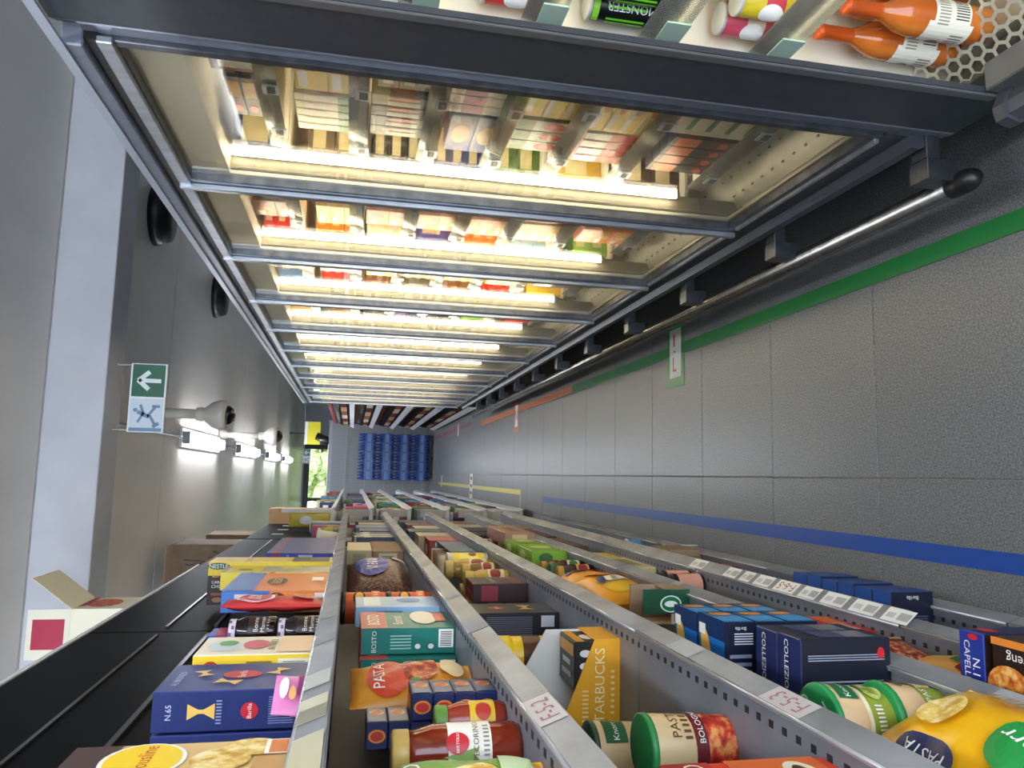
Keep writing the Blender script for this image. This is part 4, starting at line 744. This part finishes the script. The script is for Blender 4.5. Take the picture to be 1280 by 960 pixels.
sb2 = can('syrup_bottle', 'second red bottle lying behind the first on base shelf', 'bottle', -.42, 2.64, Z6+.034, .033, .2, pm('7a1620', .1), '1d0f10', .03, jar=True, bands=[(.15, .6, 'a82a34')], rot=(-PI/2, 0, 0))
can('water_cap_bottle', 'small white bottle with blue cap on the base shelf', 'bottle', -.36, 4.3, Z6, .03, .13, 'c9cdd2', '2b3fa0', .03, jar=True)
can('fish_tin', 'squat light blue tin on the base shelf', 'tin', -.34, 3.72, Z6, .045, .08, '4f86b8', 'c9ccd0', .006, bands=[(.2, .8, '6aa3cf')])
carton('packet', 'white carton beside the squat blue tin', 'food box', -.33, 3.6, Z6, .05, .05, .1, 'd9d2c0')
# tag hanging from the base shelf edge
b = nb(); bx(b, XF+.0175, XF+.019, 3.20, 3.24, .055, .12); tag(obj('hanging_tag', b, PAPER), 'small white tag hanging on the base shelf edge', 'tag')

# --- cartons above and behind the black panel
RX = -.60; RZ = 2.0454
def open_carton(name, label, x, y, z, dx, dy, dz, m, flap):
    t = thing(name, label, 'carton', (x, y, z))
    b = nb(); e = .004
    bx(b, 0, e, 0, dy, 0, dz); bx(b, dx-e, dx, 0, dy, 0, dz); bx(b, e, dx-e, 0, e, 0, dz); bx(b, e, dx-e, dy-e, dy, 0, dz); bx(b, e, dx-e, e, dy-e, 0, e); obj('body', b, m, t)
    for (sy, f) in flap:
        b = nb(); bx(b, 0, dx, 0, f, 0, e); q = obj('flap', b, pm('a8937a', .8), t); q.location = (0, dy if sy > 0 else 0, dz); q.rotation_euler = (math.radians(14 if sy > 0 else 170), 0, 0)
    return t
open_carton('kraft_carton', 'open brown carton behind the black panel, nearer one', -.92, 6.5, RZ, .34, .5, .86, KRAFTD, ((1, .2), (-1, .12)))
open_carton('kraft_carton', 'brown carton behind the black panel, farther one', -.92, 7.35, RZ, .35, .5, .76, KRAFTD, ((1, .2),))
wb = open_carton('snack_carton', 'cream and red carton with open flap behind black panel', -.78, 3.55, RZ, .20, .30, .62, pm('ddd6bb', .6), ())
b = nb(); bx(b, 0, .20, -.002, 0, .62, .78); obj('upright_flap', b, pm('d8d2ba', .6), wb)
b = nb(); bx(b, 0, .002, 0, .30, 0, .2); q = obj('flap', b, pm('e0d8b4', .6), wb); q.location = (.20, 0, .62); q.rotation_euler = (0, math.radians(38), 0)
P = Plane((.10, -.002, .70), (1, 0, 0), (0, 0, 1), .20, .15); decal(wb, P, 'rect', .0, 0, .6, .8, 'a3203c', off=.0008)
P = Plane((.20, .15, .31), (0, 1, 0), (0, 0, 1), .30, .62); decal(wb, P, 'ell', .0, .36, .7, .22, FOODR, off=.0008); decal(wb, P, 'rect', .1, .47, .8, .04, 'b52a38', off=.0008)
b = nb(); random.seed(3)
for k in range(12):
    a = random.uniform(-1, 1); tube(b, (-.75, 6.32+.008*k, RZ+.001), (-.75+a*.14, 6.3+random.uniform(-.1, .1), RZ+.35+.035*k), .006, 5)
stuff(tag(obj('dried_stems', b, pm('5b4a4a', .7)), 'thin dark dried stems beside the brown carton', 'stems'))

# ------------------------------------------------------------------ white racks farther along the left
def wrack(name, label, y0, y1, xf, levels, posts, top):
    t = thing(name, label, 'shelf rack')
    for z in levels:
        b = nb(); bx(b, xf-.24, xf, y0, y1, z-.03, z); s = obj('shelf', b, WHITE, t)
        b = nb(); prism(b, [(xf-.004, z+.004), (xf+.02, z-.04), (xf, z-.03)], 'y', y0, y1); obj('price_rail', b, pm('c8c9c6', .35), s)
    for y in posts:
        b = nb(); bx(b, xf-.26, xf-.24, y-.03, y+.03, 0, top); obj('upright', b, WHITE, t)
    for z in levels[:-1]:
        b = nb(); bx(b, xf-.06, xf-.0, y0, y0+.015, z, z+.22); obj('end_guard', b, pm('c9c6bb', .5), t)
    b = nb(); bx(b, xf-.27, xf-.26, y0, y1, 0, top); obj('back_panel', b, pm('b9bab6', .5), t); return t
WL = [.10, .42, .75, 1.08, 1.40, 1.72]
wrack('white_shelf_rack', 'white shelf rack beside the yellow floor tape', 6.7, 14.6, -.30, WL, (6.75, 8.7, 10.7, 12.7, 14.5), 1.74)
pal = [('teal', '1f8a86'), ('white', 'dcdad2'), ('dark blue', '22306a'), ('cream', 'd8cda8'), ('red', 'a82c34'), ('violet', '5a2a5c'), ('sky blue', '5a86c0'), ('green', '4a7a3c'), ('brown', '6a4630'), ('yellow', 'd8c040'), ('grey', '8a8f94'), ('pink', 'c87a98')]
ordn = ['base', 'second lowest', 'third lowest', 'third highest', 'second highest', 'top']
rn = random.Random(11)
for li, z in enumerate(WL):
    y = 8.35 if li == 5 else 6.78; k = 0; pos = ['first', 'second', 'third', 'fourth', 'fifth', 'sixth', 'seventh', 'eighth', 'ninth', 'tenth', 'eleventh', 'twelfth', 'thirteenth', 'fourteenth']
    while y < 14.2 and k < 13:
        cn, c = pal[(li*5+k*7+rn.randrange(3)) % len(pal)]; w_ = rn.uniform(.3, .62); h_ = rn.uniform(.13, .24)
        lab = '%s pack, %s from the near end of the white rack, %s shelf' % (cn, pos[k], ordn[li])
        if (li+k) % 3 == 1: can('bottle', lab.replace('pack', 'bottle'), 'bottle', -.37, y+.08, z, .055, h_+.06, c, 'd8d8d4', .02, jar=True, bands=[(.2, .6, 'e0ddd0')]); y += .3
        else:
            carton('packet', lab, 'food box', -.31, y, z, .17, w_, h_, c, {'-Y': [('rect', 0, .1, .7, .35, WH)], '+X': [('rect', 0, 0, .6, .4, ['d9d4c2', 'b23a34', '3a4f8a'][k % 3])]}); y += w_+rn.uniform(.03, .2)
        k += 1
carton('kraft_carton', 'tall kraft carton standing above the white rack', 'carton', -.36, 8.0, 1.7205, .16, .3, .62, noisy('kraft_tall', 'a8845c', 'b8956c', 9, rough=.8), {'-Y': [('rect', .2, -.1, .4, .12, '6a5238')]})
b = nb(); bx(b, -.335, -.305, 6.72, 6.76, 1.7204, 2.12); tag(obj('white_post', b, WHITE), 'white post standing at the near end of the white rack', 'post')
for k, c in enumerate(('d8c040', 'c8485a', '4a9a4c', '3a6ab0')):
    bag('sweets_bag', ['yellow', 'red', 'green', 'blue'][k]+' sweets bag in the bright cluster by the white post', 'bag', -.40, 6.80+.075*k, 1.7204, .12, .34-.05*k, .035, c, [('ell', 0, .1, .6, .3, WH)], rz=-90)

# ------------------------------------------------------------------ racks on the right beyond the freezer
rr = thing('white_shelf_rack', 'white bottle rack on the right past the last glass door', 'shelf rack')
RL = [.14, .52, .90, 1.28, 1.62]
for z in RL:
    b = nb(); bx(b, .86, 1.32, 9.0, 14.6, z-.03, z); s = obj('shelf', b, WHITE, rr)
    b = nb(); prism(b, [(.862, z+.012), (.835, z-.055), (.862, z-.04)], 'y', 9.0, 14.6); obj('price_rail', b, pm('d3d6dc', .35), s)
b = nb(); bx(b, 1.32, 1.34, 9.0, 14.6, 0, 2.0); obj('back_panel', b, pm('2a2524', .6), rr)
for y in (9.05, 11.8, 14.5):
    b = nb(); bx(b, 1.28, 1.32, y-.03, y+.03, 0, 2.0); obj('upright', b, WHITE, rr)
bt = nb(); lathe(bt, [(0, 0), (.034, 0), (.037, .006), (.037, .17), (.014, .225), (.0135, .28), (.0155, .282), (.0155, .292), (0, .293)], 14); btm = mesh_of(bt, 'bottle', pm('120d0c', .12))
btl = nb(); lathe(btl, [(.0378, .05), (.0378, .13)], 14); lbm = [mesh_of(btl, 'label', pm('cfc6b4', .5))]
for c in ('6a1f24', 'b8a070', '8a4a34'):
    btl = nb(); lathe(btl, [(.0378, .05), (.0378, .13)], 14); lbm.append(mesh_of(btl, 'label', pm(c, .5)))
cpb = nb(); lathe(cpb, [(.0165, .24), (.0165, .294), (0, .295)], 12); cpm = mesh_of(cpb, 'capsule', pm('7a1f28', .4))
lw = ['base', 'second', 'third', 'fourth', 'top']
for li, z in enumerate(RL):
    for k in range(22):
        o = link('wine_bottle', btm, None, (.905, 9.2+.24*k, z+.0003)); v_ = (k//3+li) % 4
        tag(o, 'dark bottle with %s label on the %s shelf of the right bottle rack' % (['cream', 'dark red', 'tan', 'brown'][v_], lw[li]), 'bottle', 'bottles in the right rack, %s shelf %d' % (lw[li], v_))
        link('label', lbm[v_], o); link('capsule', cpm, o)

# ------------------------------------------------------------------ far end: water packs on a wire trolley, mesh wall, posters
ms = thing('wire_mesh_panel', 'grey wire mesh panel behind the blue water packs', 'mesh panel', (0, 16.3, 0))
b = nb()
for i in range(64): bx(b, -.72+.028*i, -.714+.028*i, -.003, .003, .05, 2.05)
for z in (.1, .5, .9, 1.3, 1.7, 2.0): bx(b, -.72, 1.07, -.004, .004, z, z+.012)
stuff(obj('wires', b, pm('a5a8aa', .4, .3), ms))
for q in (-.75, 1.07):
    b = nb(); bx(b, q, q+.03, -.02, .02, 0, 2.08); obj('frame_post', b, pm('6a6d70', .4, .5), ms)
b = nb(); bx(b, -.75, 1.1, .05, .07, 0, 2.06); obj('backing', b, pm('8a8d90', .6), ms)
tro = thing('pallet', 'low black pallet under the blue water packs', 'pallet', (.335, 15.6, 0))
b = nb()
b.free()
for i in range(5): b = nb(); bx(b, -.45, .45, -.3+.13*i, -.22+.13*i, .06, .08); obj('deck_slat', b, BLK, tro)
for i in (-.4, 0, .36): b = nb(); bx(b, i, i+.08, -.3, .3, 0, .06); obj('runner', b, BLK, tro)
# one shrink-wrapped pack: six bottles under blue film with a carry strap
bb = nb()
for i in range(3):
    for j in range(2): lathe(bb, [(0, 0), (.028, 0), (.029, .01), (.029, .22), (.027, .24), (.013, .285), (.013, .31), (0, .31)], 10, -.058+.058*i, -.029+.058*j, 0)
pkm = mesh_of(bb, 'bottles', noisy('blue_water_pack', '0a1d5c', '3a68b8', 24, rough=.2, c3='143a8c'))
bb = nb(); bx(bb, -.09, .09, -.0605, -.059, .05, .2); pfm = mesh_of(bb, 'film', pm('16357c', .2))
bb = nb(); bx(bb, -.08, .08, -.0615, -.0606, .09, .16); pbm = mesh_of(bb, 'brand', pm('5f86c8', .3))
for lay in range(4):
    for k in range(5):
        o = link('water_pack', pkm, None, (-.03+.183*k, 15.42+.004*((k+lay) % 2), .0802+.345*lay)); o.scale = (1, 1, 1.11)
        tag(o, 'blue shrink-wrapped water pack, %s from the left in the %s layer' % (['first', 'second', 'third', 'fourth', 'fifth'][k], ['bottom', 'second', 'third', 'top'][lay]), 'water pack', 'stacked blue water packs')
        link('film', pfm, o); link('print_panel', pbm, o)
b = nb(); bx(b, .66, 1.2, 18.9, 18.92, 2.34, 2.70); ps = tag(obj('yellow_notice', b, pm('d9d02c', .5)), 'yellow notice board high on the far wall', 'notice'); b = nb(); bx(b, .66, 1.2, 18.895, 18.9, 2.64, 2.70); obj('white_strip', b, WHITE, ps)
b = nb(); bx(b, .9, .93, 18.92, 18.95, 2.3, 3.049); obj('bracket', b, BLK, ps)
b = nb(); bx(b, -.55, .66, 18.0, 18.3, 0, 2.12, 0, .02); cb = tag(obj('white_cabinet', b, pm('d3d6d4', .4)), 'tall white cabinet below the far window', 'cabinet'); b = nb(); bx(b, .2, .62, 17.98, 18.0, 1.8, 2.08, 0, .004); obj('cabinet_vent', b, pm('a8a9ae', .5), cb)
b = nb(); tube(b, (.86, 18.8, 2.42), (.70, 18.75, 2.02), .09, 10); tag(obj('black_jacket_roll', b, BLK), 'black bundle hanging beside the yellow notice', 'bundle')

# ------------------------------------------------------------------ goods in the chiller
def wine(x, y, z, label):
    t = thing('rose_bottle', label, 'bottle', (x, y, z), (0, 0, 0), 'rose wine bottles in the chiller')
    b = nb(); lathe(b, [(0, 0), (.034, 0), (.038, .008), (.038, .17), (.034, .195), (.016, .235), (.0145, .25), (.0145, .27)], 20); obj('glass', b, ROSE, t)
    b = nb(); lathe(b, [(.0155, .235), (.0155, .305), (.0165, .306), (.0165, .318), (0, .319)], 16); obj('capsule', b, pm('d0591f', .3), t)
    b = nb()
    S = Cyl(.0385, .05, .10, PI-.5); decal(t, S, 'rect', 0, 0, .45, 1, 'efe9d6', off=.0006, name='label'); decal(t, S, 'ell', 0, .1, .1, .3, '6a2f24', off=.001); decal(t, S, 'lines', 0, -.25, .3, .3, '8a8272', txt=10, off=.001)
    S = Cyl(.0385, .05, .10, -PI/2+.15); decal(t, S, 'rect', 0, 0, .4, .8, 'efe9d6', off=.0006, name='back_label'); decal(t, S, 'lines', 0, -.2, .2, .3, '4a463c', txt=9, off=.001); decal(t, S, 'lines', 0, .2, .3, .25, '9a927e', txt=12, off=.001)
    b.free(); return t
for k, (x, y) in enumerate(((.935, 1.345), (1.03, 1.36), (.935, 1.255), (1.03, 1.27))):
    wine(x, y, .336+.02*(k % 2), ['front orange rose bottle beside the post', 'rear orange rose bottle beside the post', 'front orange rose bottle farther from the post', 'rear orange rose bottle farther from the post'][k])
b = nb(); bx(b, .905, 1.44, .5, 1.41, .30, .336); obj('bottle_tray', b, pm('b9b39a', .4, .3), ch)
for k, (x, y) in enumerate(((.932, 1.36), (1.0, 1.372), (.932, 1.29))):
    o = can('drink_can', ['black and green drink can nearest the post', 'rear black and green drink can', 'black and green drink can farther from the post'][k], 'drink can', x, y, CSZ[3]+.0003, .031, .165, '0e100f', 'b9bcbe', .006, a0=200, prints=[('lines', -.06, .05, .16, .5, '6ed02a', 3), ('txt', .1, 0, .5, .1, 'MONSTER', 'dfe6df', 90)])
    decs(o, Cyl(.0318, 0, .16, -PI/2), [('lines', -.03, .05, .16, .5, '6ed02a', 3), ('txt', .12, 0, .45, .08, 'MONSTER', 'dfe6df', 90), ('rect', 0, .44, .5, .08, '8fd83a')])
for k, (x, y, z, c, c2, lb) in enumerate(((.935, 1.36, CSZ[2], 'd8342c', 'e8b82c', 'red and yellow drink can in the chiller'), (.935, 1.29, CSZ[2], '1d1d24', 'd8892c', 'black and orange drink can in the chiller'), (.94, 1.36, CSZ[4], 'd8546a', 'e8dcc0', 'pink drink can with cream band in the chiller'), (.935, 1.285, CSZ[4], 'd8c02c', 'c83a4a', 'yellow drink can with red band in the chiller'), (1.01, 1.35, CSZ[4], 'e6dfce', 'c8465a', 'cream drink can with pink band in the chiller'))):
    can('drink_can', lb, 'drink can', x, y, z+.0003, .031, .13, c, 'c3c5c6', .006, a0=200, bands=[(.3, .62, c2)], prints=[('ell', 0, 0, .2, .4, WH)])
for k in range(3):
    can('drink_can', ['white', 'pale blue', 'lime'][k]+' drink can on an upper chiller shelf', 'drink can', .935+.035*(k % 2), 1.37-.068*k, CSZ[1]+.0003, .031, .14, ['dfe6ea', '9cc4dc', 'a8cc4a'][k], 'c3c5c6', .006, bands=[(.3, .7, ['3a86c0', 'e8eef0', '3c7a34'][k])])
for z in (CSZ[0],):
    for k in range(3): can('drink_can', ['orange', 'red', 'silver'][k]+' drink can on the top chiller shelf', 'drink can', .94, 1.37-.07*k, z+.0003, .031, .14, ['e0702a', 'c02a2c', 'b9bcc0'][k], 'c3c5c6', .006)

# ------------------------------------------------------------------ frozen goods behind the glass doors
DN = ['nearest', 'second', 'third', 'fourth', 'fifth', 'sixth', 'seventh', 'eighth', 'ninth', 'farthest']
SN = ['top', 'second', 'third', 'fourth', 'fifth', 'sixth', 'bottom']
def frozen(k, s, y, n, dy, h, cols, desc, stack=1, dx=.18, x=.932, pr=None, gap=.003, layers_label=True):
    """n boxes side by side from y (within door k), stacked; prints go on the side turned to the aisle"""
    lab = '%s on the %s shelf behind the %s door' % (desc, SN[s], DN[k]); o = None
    for i in range(n):
        for l_ in range(stack):
            loc = (x+dx/2, Y0+DP*k+y+dy/2+(dy+gap)*i, SZ[s]+.0004+(h+.001)*l_)
            if o is None:
                o = link('frozen_box', carton_mesh(dx, dy, h, cols), None, loc); tag(o, lab, 'frozen box', lab if n*stack > 1 else None)
                for f, spx in (pr or {}).items(): decs(o, faceplane(f, dx, dy, h), spx)
            else: copy_of(o, loc)
pz = {'-X': [('ell', .1, 0, .5, .7, FOODR), ('rect', -.3, .25, .3, .3, WH)], '-Y': [('lines', 0, .1, .5, .4, 'f6e89a', 6), ('ell', -.3, 0, .2, .5, RED)]}
blk = {'-X': [('ell', .25, 0, .3, .5, 'd8504c'), ('rect', -.2, 0, .4, .5, 'b9b09c')], '-Y': [('rect', .1, 0, .6, .5, 'a89f8c'), ('ell', -.35, 0, .2, .5, 'c8443c')]}
slim = {'-X': [('rect', 0, .1, .9, .35, 'c22f6a'), ('rect', 0, -.35, .9, .25, WH), ('ell', 0, .38, .7, .12, 'b9824a')], '-Y': [('rect', 0, .2, .8, .3, 'e0d0c0')]}
grn = {'-X': [('rect', 0, -.3, .8, .3, '2e8a4a'), ('rect', 0, .2, .7, .3, 'e8e0c4')], '-Y': [('rect', -.3, 0, .3, .8, '3c9a4a'), ('ell', -.42, 0, .12, .4, RED)]}
# nearest door
frozen(0, 0, .16, 3, .055, .13, {'all': '6a2a34', '-X': '7a3038'}, 'slim maroon and white frozen box', 1, pr={'-X': [('rect', .1, 0, .6, .7, WH)]})
frozen(0, 0, .36, 1, .20, .036, {'all': '2b2f4c', '-Y': '3a3f5c'}, 'navy frozen snack box stack', 3, pr={'-X': [('rect', .2, 0, .4, .8, 'd89a3c'), ('ell', -.3, 0, .2, .6, RED)], '-Y': [('rect', -.2, 0, .5, .6, 'e0c04a')]})
frozen(0, 1, .12, 1, .26, .078, {'all': 'f0c81c', '-X': 'f4d42c'}, 'wide yellow frozen box', 2, pr=pz)
frozen(0, 1, .40, 5, .038, .165, {'all': 'd8cba8', '-X': 'e6dcc0'}, 'slim cream frozen box with green end', 1, pr=grn)
frozen(0, 2, .10, 1, .22, .05, {'all': '3a3634', '-X': '45403c'}, 'charcoal frozen box stack', 3, pr=blk)
frozen(0, 2, .36, 4, .055, .165, {'all': '2c2928', '-X': '35312e'}, 'upright charcoal frozen box', 1, pr=blk)
frozen(0, 3, .12, 6, .045, .16, {'all': 'e8d8c8', '-X': 'f0e2d8'}, 'slim pink and white frozen box', 1, pr=slim)
frozen(0, 3, .42, 1, .22, .07, {'all': '39406e', '-X': '444c80'}, 'blue violet frozen box', 2, pr={'-X': [('ell', 0, 0, .5, .7, 'c9a874')]})
frozen(0, 4, .10, 1, .28, .05, {'all': 'f0c020', '-X': 'f4cc30'}, 'yellow pizza box stack', 3, pr=pz)
frozen(0, 4, .40, 3, .06, .16, {'all': '5a7a5a', '-X': 'd8e0cc'}, 'green and white frozen box', 1, pr={'-X': [('rect', 0, .3, .9, .3, '2f7a44'), ('ell', 0, -.2, .7, .4, 'd2503c')]})
frozen(0, 5, .12, 1, .30, .042, {'all': 'f2c61e', '-X': 'f6d232'}, 'yellow and red pizza box stack', 4, pr=pz)
frozen(0, 5, .43, 4, .045, .175, {'all': 'e0dccb', '-X': 'c8402c'}, 'slim red and white frozen box', 1, pr={'-X': [('rect', 0, .2, .8, .4, WH)]})
frozen(0, 6, .10, 1, .28, .055, {'all': 'e6dfc8', '-X': 'e8e2cc'}, 'cream fish box stack with green end', 4, pr=grn)
frozen(0, 6, .40, 4, .055, .19, {'all': '38342f', '-X': '403a34'}, 'black and orange frozen box', 1, pr={'-X': [('rect', 0, .25, .9, .35, 'd9763c'), ('ell', 0, -.3, .6, .14, 'c8443c')]})
fc = [('grey', '5a5650'), ('violet', '4a4a8c'), ('blue', '5a8ac0'), ('red', 'c8322c'), ('yellow', 'e8c030'), ('tan', 'c9a874'), ('white', 'e2ddcc'), ('green', '7aa84a'), ('orange', 'd8762c'), ('black', '2e2b2a'), ('pale blue', 'a8c4d8'), ('brown', '7a5238')]
rn = random.Random(5)
for k in range(1, ND):
    for s in range(7):
        y = .07; q = 0
        pl_ = fc[:]; rn.shuffle(pl_)
        mx = 3 if k < 3 else (2 if k < 6 else 1)
        for q in range(mx):
            cn, c = pl_[q]
            if k == 1 and q == 0: cn, c = [('slate', '2e3a5a'), ('taupe', '7a6a58'), ('charcoal', '3a3634'), ('indigo', '3a4270'), ('moss', '5a7040'), ('ochre', 'b8923a'), ('umber', '4a3a30')][s]
            w_ = (.58/mx)*rn.uniform(.75, .97)
            st = rn.choice((1, 2, 3)) if k < 4 else 1; hh = rn.uniform(.14, .17 if s < 6 else .2)
            frozen(k, s, y, 1, w_, hh/st, {'all': c, '-X': c}, '%s frozen %s' % (cn, 'box' if st == 1 else 'box stack'), st, pr={'-X': [('ell', .1, 0, .5, .6, rn.choice((FOODR, FOODO, FOODG, FOODY))), ('rect', -.28, .2, .3, .3, WH)], '-Y': [('rect', 0, .1, .6, .5, WH if q % 2 else 'd8c89c')]})
            y += .62/mx
